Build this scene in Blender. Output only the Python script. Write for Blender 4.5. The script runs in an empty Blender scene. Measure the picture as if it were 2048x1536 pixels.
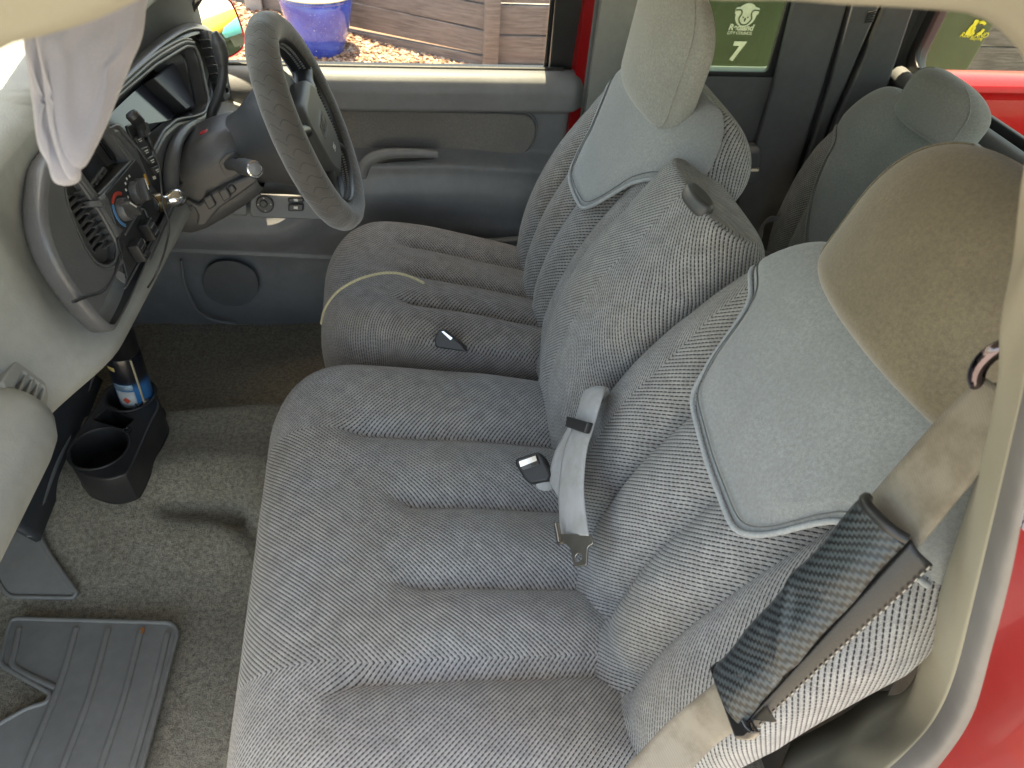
import bpy, math, random
import numpy as np
from mathutils import Vector, Matrix
random.seed(7)
rng = np.random.default_rng(5)
sc = bpy.context.scene
COL = sc.collection
V3 = lambda *a: np.array(a, float)

# ------------------------------------------------------------------ camera
FPX = 1400.0                                   # focal length in photo pixels (2048 wide)
def _orth():
    n = np.array([884 - 1024, 2230 - 768, FPX]); dz = -n / np.linalg.norm(n)
    ty = -(FPX * FPX + (735 - 1024) * n[0]) / n[1]
    t = np.array([735 - 1024, ty, FPX]); dy = t / np.linalg.norm(t)
    return np.stack([np.cross(dy, dz), dy, dz], 0)
RT = _orth()
CAM = V3(0, 0, 1.28)
cd = bpy.data.cameras.new('camera'); co = bpy.data.objects.new('camera', cd); COL.objects.link(co)
cd.sensor_width = 36.0; cd.lens = 36.0 * FPX / 2048; cd.clip_start = 0.01; cd.clip_end = 500
M = Matrix.Identity(4)
for r in range(3):
    M[r][0] = RT[r, 0]; M[r][1] = -RT[r, 1]; M[r][2] = -RT[r, 2]; M[r][3] = CAM[r]
co.matrix_world = M
cd.dof.use_dof = True; cd.dof.focus_distance = 1.05; cd.dof.aperture_fstop = 11
sc.camera = co

# ------------------------------------------------------------------ light
SUN_EL, SUN_AZ = 85.5, 75.0            # elevation; azimuth measured from the truck's nose (-X) towards the far side (+Y)
w = bpy.data.worlds.new('World'); sc.world = w; w.use_nodes = True
nt = w.node_tree; bg = nt.nodes['Background']
sky = nt.nodes.new('ShaderNodeTexSky'); sky.sky_type = 'NISHITA'; sky.sun_disc = False
sky.sun_elevation = math.radians(SUN_EL)
sky.sun_rotation = math.radians(-90 + SUN_AZ)
sky.air_density = 1.0; sky.dust_density = 2.5; sky.ozone_density = 0.6
nt.links.new(sky.outputs[0], bg.inputs[0]); bg.inputs[1].default_value = 0.15
sl = bpy.data.lights.new('sun', 'SUN'); sl.energy = 4.0; sl.angle = math.radians(0.5); sl.color = (1.0, 0.93, 0.80)
so = bpy.data.objects.new('sun', sl); COL.objects.link(so)
el, az = math.radians(SUN_EL), math.radians(SUN_AZ)
to_sun = Vector((-math.cos(el) * math.cos(az), math.cos(el) * math.sin(az), math.sin(el)))
so.rotation_euler = to_sun.to_track_quat('Z', 'Y').to_euler()
so.location = (-3, 0, 6)
sc.view_settings.view_transform = 'Standard'; sc.view_settings.look = 'None'
sc.view_settings.exposure = 2.45; sc.view_settings.gamma = 1.0
sc.view_settings.use_white_balance = True; sc.view_settings.white_balance_temperature = 8600; sc.view_settings.white_balance_tint = 6
sc.cycles.max_bounces = 10; sc.cycles.diffuse_bounces = 6; sc.cycles.transparent_max_bounces = 12
sc.cycles.use_denoising = True
sc.cycles.caustics_reflective = False; sc.cycles.caustics_refractive = False
sc.cycles.sample_clamp_indirect = 6.0

# ------------------------------------------------------------------ points in the cab
# X runs to the tailgate, Y across the cab to the far (driver's) door, Z up; cab floor is Z = 0
def ray(x, y): return RT @ np.array([(x - 1024) / FPX, (y - 768) / FPX, 1.0])
def at(x, y, X=None, Y=None, Z=None, D=None):
    d = ray(x, y)
    if X is not None: t = (X - CAM[0]) / d[0]
    elif Y is not None: t = (Y - CAM[1]) / d[1]
    elif Z is not None: t = (Z - CAM[2]) / d[2]
    else: t = D
    return CAM + t * d
class Pl:
    """a flat face in the cab: origin, outward normal, in-plane axes"""
    def __init__(s, o, n, ex=None):
        s.o = np.array(o, float); s.n = np.array(n, float); s.n /= np.linalg.norm(s.n)
        ex = np.array(ex if ex is not None else (0, 1, 0), float); ex -= s.n * (ex @ s.n); s.ex = ex / np.linalg.norm(ex)
        s.ey = np.cross(s.n, s.ex)
    def hit(s, x, y, off=0.0):
        d = ray(x, y); t = ((s.o + s.n * off - CAM) @ s.n) / (d @ s.n); return CAM + t * d
    def uv(s, p): q = np.array(p) - s.o; return (q @ s.ex, q @ s.ey)
    def px(s, x, y, off=0.0): return s.uv(s.hit(x, y, off))
    def p(s, u, v, h=0.0): return s.o + s.ex * u + s.ey * v + s.n * h

def sst(a, b, x):
    t = np.clip((np.asarray(x, float) - a) / (b - a), 0, 1); return t * t * (3 - 2 * t)
def spline(P, n, closed=False):
    """Catmull-Rom through P, n points evenly by arc length"""
    P = [np.array(p, float) for p in P]; out = []; N = len(P)
    segs = N if closed else N - 1
    for i in range(segs):
        if closed: a, b, c, d = P[(i - 1) % N], P[i], P[(i + 1) % N], P[(i + 2) % N]
        else:
            b, c = P[i], P[i + 1]; a = P[i - 1] if i else 2 * b - c; d = P[i + 2] if i + 2 < N else 2 * c - b
        for k in range(16):
            t = k / 16
            out.append(0.5 * (2 * b + (c - a) * t + (2 * a - 5 * b + 4 * c - d) * t * t + (3 * b - a - 3 * c + d) * t ** 3))
    out.append(P[0] if closed else P[-1])
    out = np.array(out); L = np.r_[0, np.cumsum(np.linalg.norm(np.diff(out, axis=0), axis=1))]
    q = np.linspace(0, L[-1], n + 1 if closed else n)
    r = np.stack([np.interp(q, L, out[:, k]) for k in range(out.shape[1])], 1)
    return r[:-1] if closed else r
def rnd(poly, r, seg=4):
    """round the corners of a closed polygon"""
    poly = [np.array(p, float) for p in poly]; out = []; N = len(poly)
    for i in range(N):
        a, b, c = poly[i - 1], poly[i], poly[(i + 1) % N]
        rr = r[i] if isinstance(r, (list, tuple)) else r
        la, lc = np.linalg.norm(a - b), np.linalg.norm(c - b); q = min(rr, la * .45, lc * .45)
        p0, p1 = b + (a - b) / la * q, b + (c - b) / lc * q
        for k in range(seg + 1):
            t = k / seg; out.append((1 - t) ** 2 * p0 + 2 * t * (1 - t) * b + t * t * p1)
    return np.array(out)

# ------------------------------------------------------------------ object helpers
def link(name, me, mat, parent=None, sharp=35):
    o = bpy.data.objects.new(name, me); COL.objects.link(o)
    if mat is not None: me.materials.clear(); me.materials.append(mat)
    if sharp is not None and len(me.polygons):
        me.shade_smooth()
        if sharp < 180: me.set_sharp_from_angle(angle=math.radians(sharp))
    if parent is not None:
        o.parent = parent
        o.matrix_parent_inverse = WM[parent.name].inverted()
    WM[o.name] = Matrix.Identity(4)
    return o
WM = {}
def thing(name, label, cat, loc=(0, 0, 0), group=None):
    o = bpy.data.objects.new(name, None); COL.objects.link(o); o.location = loc; o.empty_display_size = .05
    WM[o.name] = Matrix.Translation(Vector(loc))
    o['label'] = label; o['category'] = cat
    if group: o['group'] = group
    return o
def tag(o, label=None, cat=None, group=None, kind=None):
    if label: o['label'] = label
    if cat: o['category'] = cat
    if group: o['group'] = group
    if kind: o['kind'] = kind
    return o
def mesh(name, v, f, uv=None):
    me = bpy.data.meshes.new(name); me.from_pydata([tuple(map(float, p)) for p in v], [], [tuple(int(i) for i in q) for q in f])
    if uv is not None:
        l = me.uv_layers.new(name='UVMap'); idx = np.empty(len(me.loops), np.int32); me.loops.foreach_get('vertex_index', idx)
        l.data.foreach_set('uv', np.asarray(uv, np.float32)[idx].ravel())
    me.update(); return me
def grid(P, closed_u=False, closed_v=False, uv=None, flip=False):
    """P[nu,nv,3] -> verts, faces, uv"""
    nu, nv = P.shape[:2]; f = []
    for i in range(nu if closed_u else nu - 1):
        for j in range(nv if closed_v else nv - 1):
            a, b, c, d = i * nv + j, ((i + 1) % nu) * nv + j, ((i + 1) % nu) * nv + (j + 1) % nv, i * nv + (j + 1) % nv
            f.append((a, d, c, b) if flip else (a, b, c, d))
    return P.reshape(-1, 3), f, None if uv is None else uv.reshape(-1, 2)
def gridobj(name, P, mat, parent=None, uv=None, closed_u=False, closed_v=False, flip=False, sharp=60, solid=0):
    v, f, u = grid(P, closed_u, closed_v, uv, flip)
    o = link(name, mesh(name, v, f, u), mat, parent, sharp)
    if solid:
        m = o.modifiers.new('thickness', 'SOLIDIFY'); m.thickness = solid; m.offset = -1
    return o
def shape(name, pl, loops, depth, mat, parent=None, h0=0.0, bevel=0.0, sharp=35, bseg=2, conv=True):
    """loops (in-plane 2D, first outer, others holes) extruded from h0 to h0+depth along the plane normal"""
    cu = bpy.data.curves.new(name, 'CURVE'); cu.dimensions = '2D'; cu.fill_mode = 'BOTH'
    cu.extrude = max(depth / 2 - bevel, 1e-5); cu.bevel_depth = bevel; cu.bevel_resolution = bseg
    if bevel: cu.offset = -bevel
    for lp in loops:
        s = cu.splines.new('POLY'); s.points.add(len(lp) - 1); s.use_cyclic_u = True
        for k, q in enumerate(lp): s.points[k].co = (q[0], q[1], 0, 1)
    t = bpy.data.objects.new('tmp', cu); COL.objects.link(t)
    me = bpy.data.meshes.new_from_object(t); bpy.data.objects.remove(t); bpy.data.curves.remove(cu)
    me.name = name
    n = len(me.vertices); c = np.empty(n * 3, np.float32); me.vertices.foreach_get('co', c); c = c.reshape(-1, 3)
    W = pl.o + np.outer(c[:, 0], pl.ex) + np.outer(c[:, 1], pl.ey) + np.outer(c[:, 2] + h0 + depth / 2, pl.n)
    me.vertices.foreach_set('co', W.astype(np.float32).ravel())
    if not me.uv_layers:
        l = me.uv_layers.new(name='UVMap')
    else: l = me.uv_layers[0]
    idx = np.empty(len(me.loops), np.int32); me.loops.foreach_get('vertex_index', idx)
    l.data.foreach_set('uv', c[idx, :2].astype(np.float32).ravel())
    me.update()
    return link(name, me, mat, parent, sharp)
def pxshape(name, pl, pts, depth, mat, parent=None, h0=0.0, bevel=0.0, r=0.0, holes=(), smooth=0, off=0.0):
    lp = np.array([pl.px(x, y, off) for x, y in pts])
    if smooth: lp = spline(lp, smooth, True)
    elif r: lp = rnd(lp, r)
    hs = [np.array([pl.px(x, y, off) for x, y in h]) for h in holes]
    hs = [rnd(h, r) if r else h for h in hs]
    return shape(name, pl, [lp] + hs, depth, mat, parent, h0, bevel)
def tube(name, P, r, mat, parent=None, seg=10, closed=False, n=None, flat=None, cap=True, sharp=60):
    P = np.array(P, float)
    if n: P = spline(P, n, closed)
    N = len(P); T = np.gradient(P, axis=0) if not closed else np.roll(P, -1, 0) - np.roll(P, 1, 0)
    T /= np.linalg.norm(T, axis=1)[:, None] + 1e-12
    up = V3(0, 0, 1) if abs(T[0][2]) < .9 else V3(0, 1, 0)
    A = np.zeros((N, seg, 3)); UVs = np.zeros((N, seg, 2)); u = np.cross(T[0], up); u /= np.linalg.norm(u)
    R = np.full(N, r) if np.isscalar(r) else np.interp(np.linspace(0, 1, N), np.linspace(0, 1, len(r)), r)
    L = np.r_[0, np.cumsum(np.linalg.norm(np.diff(P, axis=0), axis=1))]
    for i in range(N):
        u = u - T[i] * (u @ T[i]); u /= np.linalg.norm(u); b = np.cross(T[i], u)
        for k in range(seg):
            a = 2 * math.pi * k / seg
            A[i, k] = P[i] + R[i] * (math.cos(a) * u + math.sin(a) * (flat or 1) * b)
            UVs[i, k] = (L[i], R[i] * a)
    v, f, uv = grid(A, closed, True, UVs)
    if not closed and cap: f = f + [tuple(range(seg)), tuple(range((N - 1) * seg + seg - 1, (N - 1) * seg - 1, -1))]
    return link(name, mesh(name, v, f, uv), mat, parent, sharp)
def lathe(name, prof, mat, parent=None, o=(0, 0, 0), axis=(0, 0, 1), seg=32, sharp=40, close=True):
    """profile of (radius, height) about an axis"""
    ax = np.array(axis, float); ax /= np.linalg.norm(ax); e = np.cross(ax, V3(0, 1, 0) if abs(ax[1]) < .9 else V3(1, 0, 0)); e /= np.linalg.norm(e); g = np.cross(ax, e)
    o = np.array(o, float); P = np.zeros((len(prof), seg, 3)); U = np.zeros((len(prof), seg, 2))
    for i, (r, h) in enumerate(prof):
        for k in range(seg):
            a = 2 * math.pi * k / seg; P[i, k] = o + ax * h + r * (math.cos(a) * e + math.sin(a) * g); U[i, k] = (a / 2 / math.pi, h)
    v, f, uv = grid(P, False, True, U, flip=True)
    if close:
        if prof[0][0] > 1e-6: f.append(tuple(range(seg)))
        if prof[-1][0] > 1e-6: f.append(tuple(range(len(v) - 1, len(v) - seg - 1, -1)))
    return link(name, mesh(name, v, f, uv), mat, parent, sharp)
def box(name, c, s, mat, parent=None, bevel=0.0, R=None, sharp=35):
    """bevelled box; R rows = its local axes"""
    pl = Pl((0, 0, 0), (0, 0, 1), (1, 0, 0)); hx, hy, hz = s[0] / 2, s[1] / 2, s[2] / 2
    b = min(bevel, hx * .9, hy * .9, hz * .9)
    V = []; F = []
    if b <= 0:
        V = [(x, y, z) for z in (-hz, hz) for x, y in ((-hx, -hy), (hx, -hy), (hx, hy), (-hx, hy))]
        F = [(3, 2, 1, 0), (4, 5, 6, 7), (0, 1, 5, 4), (1, 2, 6, 5), (2, 3, 7, 6), (3, 0, 4, 7)]
    else:
        rings = []
        for z, k in ((-hz, b), (-hz + b * .3, b * .3), (-hz + b, 0), (hz - b, 0), (hz - b * .3, b * .3), (hz, b)):
            x, y = hx - k, hy - k; c2 = b
            rings.append([(-x + c2, -y), (x - c2, -y), (x - c2 * .3, -y + c2 * .3), (x, -y + c2), (x, y - c2), (x - c2 * .3, y - c2 * .3), (x - c2, y), (-x + c2, y), (-x + c2 * .3, y - c2 * .3), (-x, y - c2), (-x, -y + c2), (-x + c2 * .3, -y + c2 * .3)])
            for q in rings[-1]: V.append((q[0], q[1], z))
        m = 12
        for i in range(len(rings) - 1):
            for k in range(m): F.append((i * m + k, i * m + (k + 1) % m, (i + 1) * m + (k + 1) % m, (i + 1) * m + k))
        F.append(tuple(range(m - 1, -1, -1))); F.append(tuple(range(len(V) - m, len(V))))
    V = np.array(V, float)
    if R is not None: V = V @ np.array(R, float)
    return link(name, mesh(name, V + np.array(c, float), F), mat, parent, sharp)
def drop(o, x, y, lift=0.0):
    """where the line of sight through a photo pixel meets object o: point and normal"""
    from mathutils.bvhtree import BVHTree
    if o.name not in _bvh: _bvh[o.name] = BVHTree.FromPolygons([v.co for v in o.data.vertices], [p.vertices for p in o.data.polygons])
    p, n, _, _ = _bvh[o.name].ray_cast(Vector(CAM), Vector(ray(x, y)).normalized())
    if p is None: return None, None
    n = np.array(n); n = n if n @ (CAM - np.array(p)) > 0 else -n
    return np.array(p) + n * lift, n
_bvh = {}
def ribbon(name, C, W, mat, parent=None, thick=.0015, n=60, bow=0.0):
    """belt webbing: centre points C with half-width vectors W"""
    Q = spline([np.r_[c, w_] for c, w_ in zip(C, W)], n); c, hw = Q[:, :3], Q[:, 3:]
    m = 9; P = np.zeros((n, m, 3)); U = np.zeros((n, m, 2)); L = np.r_[0, np.cumsum(np.linalg.norm(np.diff(c, axis=0), axis=1))]
    T = np.gradient(c, axis=0); N = np.cross(T, hw); N /= np.linalg.norm(N, axis=1)[:, None]
    for j in range(m):
        t = -1 + 2 * j / (m - 1); P[:, j] = c + hw * t + N * bow * (1 - t * t); U[:, j, 0] = L; U[:, j, 1] = t * np.linalg.norm(hw, axis=1)
    o = gridobj(name, P, mat, parent, U, sharp=180)
    md = o.modifiers.new('thickness', 'SOLIDIFY'); md.thickness = thick; md.offset = 0
    return o
def text(name, s, pl, u, v, size, mat, parent=None, h=.001, depth=.0006, rot=0.0, shear=0.0, squash=1.0, bold=0.0):
    cu = bpy.data.curves.new(name, 'FONT'); cu.body = s; cu.size = size; cu.align_x = 'CENTER'; cu.align_y = 'CENTER'; cu.extrude = depth / 2; cu.shear = shear; cu.offset = bold
    t = bpy.data.objects.new('tmp', cu); COL.objects.link(t); me = bpy.data.meshes.new_from_object(t)
    bpy.data.objects.remove(t); bpy.data.curves.remove(cu); me.name = name
    ca, sa = math.cos(rot), math.sin(rot)
    for q in me.vertices:
        x, y = q.co.x * squash, q.co.y; x, y = ca * x - sa * y, sa * x + ca * y
        q.co = Vector(pl.p(u + x, v + y, h + q.co.z))
    return link(name, me, mat, parent, None)

# ------------------------------------------------------------------ materials
class NT:
    def __init__(s, name):
        s.m = bpy.data.materials.new(name); s.m.use_nodes = True; s.t = s.m.node_tree; s.b = s.t.nodes['Principled BSDF']; s.out = s.t.nodes['Material Output']
    def n(s, ty, **k):
        x = s.t.nodes.new(ty)
        for a, v in k.items():
            if a == 'ins':
                for i, q in v.items(): s.set(x, i, q)
            else: setattr(x, a, v)
        return x
    def set(s, x, i, q):
        if hasattr(q, 'is_linked') or hasattr(q, 'links'): s.t.links.new(q, x.inputs[i])
        else: x.inputs[i].default_value = q
    def mth(s, op, a, b=0.0, c=0.0, clamp=False):
        x = s.n('ShaderNodeMath', operation=op); x.use_clamp = clamp
        s.set(x, 0, a); s.set(x, 1, b); s.set(x, 2, c); return x.outputs[0]
    def mix(s, f, a, b):
        x = s.n('ShaderNodeMix', data_type='RGBA'); s.set(x, 0, f)
        for i, q in ((6, a), (7, b)):
            if isinstance(q, (tuple, list)): x.inputs[i].default_value = (*q[:3], 1)
            else: s.set(x, i, q)
        return x.outputs[2]
    def noise(s, scale, detail=2.0, rough=.5, vec=None):
        x = s.n('ShaderNodeTexNoise'); x.inputs['Scale'].default_value = scale; x.inputs['Detail'].default_value = detail; x.inputs['Roughness'].default_value = rough
        s.t.links.new(vec if vec is not None else s.obj(), x.inputs['Vector']); return x.outputs['Fac']
    def obj(s):
        if not hasattr(s, '_o'): s._o = s.n('ShaderNodeNewGeometry').outputs['Position']
        return s._o
    def uvc(s):
        if not hasattr(s, '_u'): s._u = s.n('ShaderNodeUVMap').outputs[0]
        return s._u
    def ramp(s, f, a, b):
        x = s.n('ShaderNodeMapRange'); x.interpolation_type = 'SMOOTHSTEP'; s.set(x, 0, f); x.inputs[1].default_value = a; x.inputs[2].default_value = b; return x.outputs[0]
    def bump(s, h, strength, dist=.001, prev=None):
        x = s.n('ShaderNodeBump'); x.inputs['Strength'].default_value = strength; x.inputs['Distance'].default_value = dist
        s.t.links.new(h, x.inputs['Height'])
        if prev is not None: s.t.links.new(prev, x.inputs['Normal'])
        return x.outputs[0]
    def fin(s, col=None, rough=None, normal=None, metal=None, spec=None, sheen=None, coat=None):
        b = s.b
        if col is not None:
            if isinstance(col, (tuple, list)): b.inputs['Base Color'].default_value = (*col[:3], 1)
            else: s.t.links.new(col, b.inputs['Base Color'])
        if rough is not None: s.set(b, 'Roughness', rough)
        if normal is not None: s.t.links.new(normal, b.inputs['Normal'])
        if metal is not None: b.inputs['Metallic'].default_value = metal
        if spec is not None: b.inputs['Specular IOR Level'].default_value = spec
        if sheen is not None: b.inputs['Sheen Weight'].default_value = sheen; b.inputs['Sheen Roughness'].default_value = .5
        if coat is not None: b.inputs['Coat Weight'].default_value = coat; b.inputs['Coat Roughness'].default_value = .04
        return s.m
def plastic(name, col, rough=.5, grain=500, gs=.25, var=.12, spec=.5, dist=.0006):
    """moulded plastic with leather grain, a little dust and wear"""
    k = NT(name); v = k.n('ShaderNodeTexVoronoi'); v.inputs['Scale'].default_value = grain; k.t.links.new(k.obj(), v.inputs['Vector'])
    n1 = k.noise(grain * .6, 2); h = k.mth('ADD', v.outputs['Distance'], n1)
    d = k.noise(9, 4, .6); d2 = k.noise(60, 3, .6); f = k.mth('ADD', k.mth('MULTIPLY', d, .7), k.mth('MULTIPLY', d2, .3))
    c = k.mix(k.ramp(f, .3, .75), tuple(x * (1 - var) for x in col), tuple(min(1, x * (1 + var) + .006) for x in col))
    r = k.mth('ADD', k.mth('MULTIPLY', f, .18), rough - .09)
    return k.fin(c, r, k.bump(h, gs, dist), spec=spec)
def simple(name, col, rough=.5, metal=0, spec=.5, coat=None, bscale=0, bs=.2, var=.1):
    k = NT(name); d = k.noise(25, 4, .6)
    c = k.mix(k.ramp(d, .3, .7), tuple(x * (1 - var) for x in col), tuple(min(1, x * (1 + var)) for x in col))
    nn = k.bump(k.noise(bscale, 3), bs, .001) if bscale else None
    return k.fin(c, rough, nn, metal, spec, coat=coat)
def rib_fabric(name, base, flip0, period, theta=42, spacing=.0049):
    """ribbed seat cloth: herringbone of pale cords with dark dashed threads between (UV in metres: u along, v across)"""
    k = NT(name); sep = k.n('ShaderNodeSeparateXYZ'); k.t.links.new(k.uvc(), sep.inputs[0]); u, v = sep.outputs[0], sep.outputs[1]
    nz = k.noise(14, 2); nz2 = k.noise(3.5, 3)
    v2 = k.mth('ADD', v, k.mth('MULTIPLY', k.mth('SUBTRACT', nz, .5), .002))
    tri = k.mth('PINGPONG', k.mth('SUBTRACT', v2, flip0 - 20 * period), period)
    c, s = math.cos(math.radians(theta)), math.sin(math.radians(theta))
    u2 = k.mth('ADD', u, k.mth('MULTIPLY', k.mth('SUBTRACT', nz, .5), .003))
    ph = k.mth('DIVIDE', k.mth('ADD', k.mth('MULTIPLY', u2, s), k.mth('MULTIPLY', tri, c)), spacing)
    al = k.mth('DIVIDE', k.mth('SUBTRACT', k.mth('MULTIPLY', tri, s), k.mth('MULTIPLY', u2, c)), spacing * 1.25)
    row = k.mth('FLOOR', ph); fr = k.mth('FRACT', ph)
    dl = k.mth('ABSOLUTE', k.mth('SUBTRACT', fr, .5))                 # 0 on the thread line
    wn = k.n('ShaderNodeTexWhiteNoise', noise_dimensions='1D'); k.t.links.new(row, wn.inputs['W'])
    da = k.mth('FRACT', k.mth('ADD', al, k.mth('MULTIPLY', wn.outputs[0], .7)))
    dash = k.ramp(k.mth('ABSOLUTE', k.mth('SUBTRACT', da, .5)), .40, .26)
    wdt = k.mth('ADD', .105, k.mth('MULTIPLY', dash, .08))
    line = k.mth('MULTIPLY', k.mth('SUBTRACT', 1.0, k.ramp(k.mth('DIVIDE', dl, wdt), .5, 1.25)), k.mth('ADD', .62, k.mth('MULTIPLY', dash, .38)))
    fine = k.noise(900, 2, .6); mid = k.noise(55, 4, .65)
    worn = k.mix(k.ramp(nz2, .42, .66), base, (base[0] * .98, base[1] * .91, base[2] * .80))
    cord = k.mix(k.ramp(k.mth('ADD', k.mth('MULTIPLY', fine, .6), k.mth('MULTIPLY', mid, .4)), .3, .7), k.mix(.55, worn, (.10, .10, .105)), k.mix(.25, worn, (.75, .75, .74)))
    col = k.mix(k.mth('MULTIPLY', line, .97), cord, (.022, .023, .028))
    hgt = k.mth('ADD', k.ramp(dl, .02, .42), k.mth('MULTIPLY', fine, .45))
    return k.fin(col, .95, k.bump(hgt, .55, .0016), spec=.15, sheen=.25)
def velour(name, base, var=.12, spots=0):
    k = NT(name); f = k.noise(1100, 2, .6); m = k.noise(260, 3, .65); b = k.noise(7, 4, .55)
    t = k.mth('ADD', k.mth('MULTIPLY', f, .5), k.mth('MULTIPLY', m, .5))
    c = k.mix(k.ramp(t, .3, .7), tuple(x * .74 for x in base), tuple(min(1, x * 1.22) for x in base))
    c = k.mix(k.ramp(b, .35, .7), c, k.mix(.5, c, tuple(x * (1 - 2 * var) for x in base)))
    return k.fin(c, .95, k.bump(t, .5, .0012), spec=.12, sheen=.45)
def carpet(name, base):
    k = NT(name); a = k.noise(420, 3, .7); b = k.noise(130, 3, .6); d = k.noise(6, 4, .6)
    t = k.mth('ADD', k.mth('MULTIPLY', a, .55), k.mth('MULTIPLY', b, .45))
    c = k.mix(k.ramp(t, .32, .68), tuple(x * .45 for x in base), tuple(x * 1.5 for x in base))
    c = k.mix(k.ramp(d, .4, .75), c, k.mix(.3, c, (.16, .13, .09)))
    return k.fin(c, 1.0, k.bump(t, 1.0, .012), spec=.05, sheen=.2)
def webbing(name, base, dirt):
    k = NT(name); sep = k.n('ShaderNodeSeparateXYZ'); k.t.links.new(k.uvc(), sep.inputs[0])
    tw = k.mth('SINE', k.mth('MULTIPLY', k.mth('ADD', sep.outputs[0], k.mth('MULTIPLY', sep.outputs[1], .6)), 2600))
    lg = k.mth('SINE', k.mth('MULTIPLY', sep.outputs[1], 3100)); h = k.mth('MULTIPLY', tw, lg)
    c = k.mix(k.ramp(k.noise(22, 5, .65), .38, .68), base, dirt)
    c = k.mix(k.mth('MULTIPLY', k.ramp(h, -.6, .8), .3), c, tuple(x * .6 for x in base))
    return k.fin(c, .6, k.bump(h, .3, .0006), spec=.35, sheen=.2)
def pane(name, tint=(1, 1, 1), refl=1.0):
    k = NT(name); tr = k.n('ShaderNodeBsdfTransparent'); tr.inputs[0].default_value = (*tint, 1); gl = k.n('ShaderNodeBsdfGlossy'); gl.inputs['Roughness'].default_value = .02
    lw = k.n('ShaderNodeLayerWeight'); lw.inputs[0].default_value = .5; ms = k.n('ShaderNodeMixShader')
    k.t.links.new(k.mth('MULTIPLY', k.mth('ADD', .04, k.mth('MULTIPLY', k.mth('POWER', lw.outputs['Facing'], 5.0), .9)), refl), ms.inputs[0]); k.t.links.new(tr.outputs[0], ms.inputs[1]); k.t.links.new(gl.outputs[0], ms.inputs[2]); k.t.links.new(ms.outputs[0], k.out.inputs[0]); return k.m

FAB = (.355, .352, .342)
M_rib_c = rib_fabric('rib_cloth_cushion', FAB, .405, .393)
M_rib_p = rib_fabric('rib_cloth_back', FAB, .345, .31)
M_rib_d = rib_fabric('rib_cloth_driver_back', FAB, 1.09, .31)
M_rib_dc = rib_fabric('rib_cloth_driver_cushion', (.285, .256, .232), 1.19, .393)
M_rib_r = rib_fabric('rib_cloth_rear', (.40, .39, .37), 1.1, .4)
M_vel = velour('velour_pale', (.325, .338, .335))
M_velh = velour('velour_headrest', (.30, .305, .28))
M_velp = velour('velour_warm_lit', (.195, .165, .112), var=.22)  # grey headrest velour with the warm light on it put into its colour
M_velr = velour('velour_rear', (.33, .34, .315))
M_pipe = velour('piping_cord', (.42, .44, .45))
M_dark = plastic('charcoal_plastic', (.062, .062, .063), .42)
M_bezel = plastic('bezel_plastic', (.105, .106, .11), .33, grain=420, gs=.3)
M_black = plastic('black_plastic', (.024, .024, .025), .42, gs=.1)
M_gloss = simple('gloss_black', (.012, .012, .014), .12, coat=.5)
M_grey = plastic('grey_dash_plastic', (.30, .305, .285), .55, grain=380, gs=.22)
M_door = plastic('door_plastic', (.195, .20, .208), .46, grain=420, gs=.2)
M_doorcloth = velour('door_cloth', (.20, .19, .18))
M_panel = plastic('rear_side_plastic', (.12, .125, .125), .55, grain=420, gs=.2)
M_trim = plastic('aperture_trim_plastic', (.31, .30, .245), .6, grain=500, gs=.15, var=.05)
M_seal = plastic('door_seal_rubber', (.16, .16, .165), .5, grain=900, gs=.12)
M_carpet = carpet('carpet_pile', (.37, .335, .26))
M_mat = plastic('mat_vinyl', (.19, .188, .175), .45, grain=700, gs=.15)
M_chrome = simple('chrome', (.75, .74, .72), .12, metal=1, spec=.5)
M_steel = simple('brushed_steel', (.36, .34, .31), .32, metal=1)
M_red = simple('red_paint', (.30, .006, .008), .3, spec=.3, coat=.35, var=.03)
M_belt = webbing('tan_webbing', (.27, .235, .185), (.165, .135, .095))
M_beltg = webbing('grey_webbing', (.46, .465, .47), (.36, .35, .33))
M_white = simple('white_print', (.75, .74, .70), .5)
k = NT('visor_fleece'); t = k.noise(2600, 2, .6); M_fleece = k.fin(k.mix(k.ramp(t, .3, .7), (.23, .226, .255), (.28, .275, .31)), 1.0, k.bump(t, .5, .0008), spec=.05, sheen=.5)
M_clear = pane('clear_glass', (.97, .99, .97)); M_tint = pane('tinted_glass', (.62, .72, .62)); M_rwin = pane('rear_glass', (.80, .82, .75), 1.0)
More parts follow.
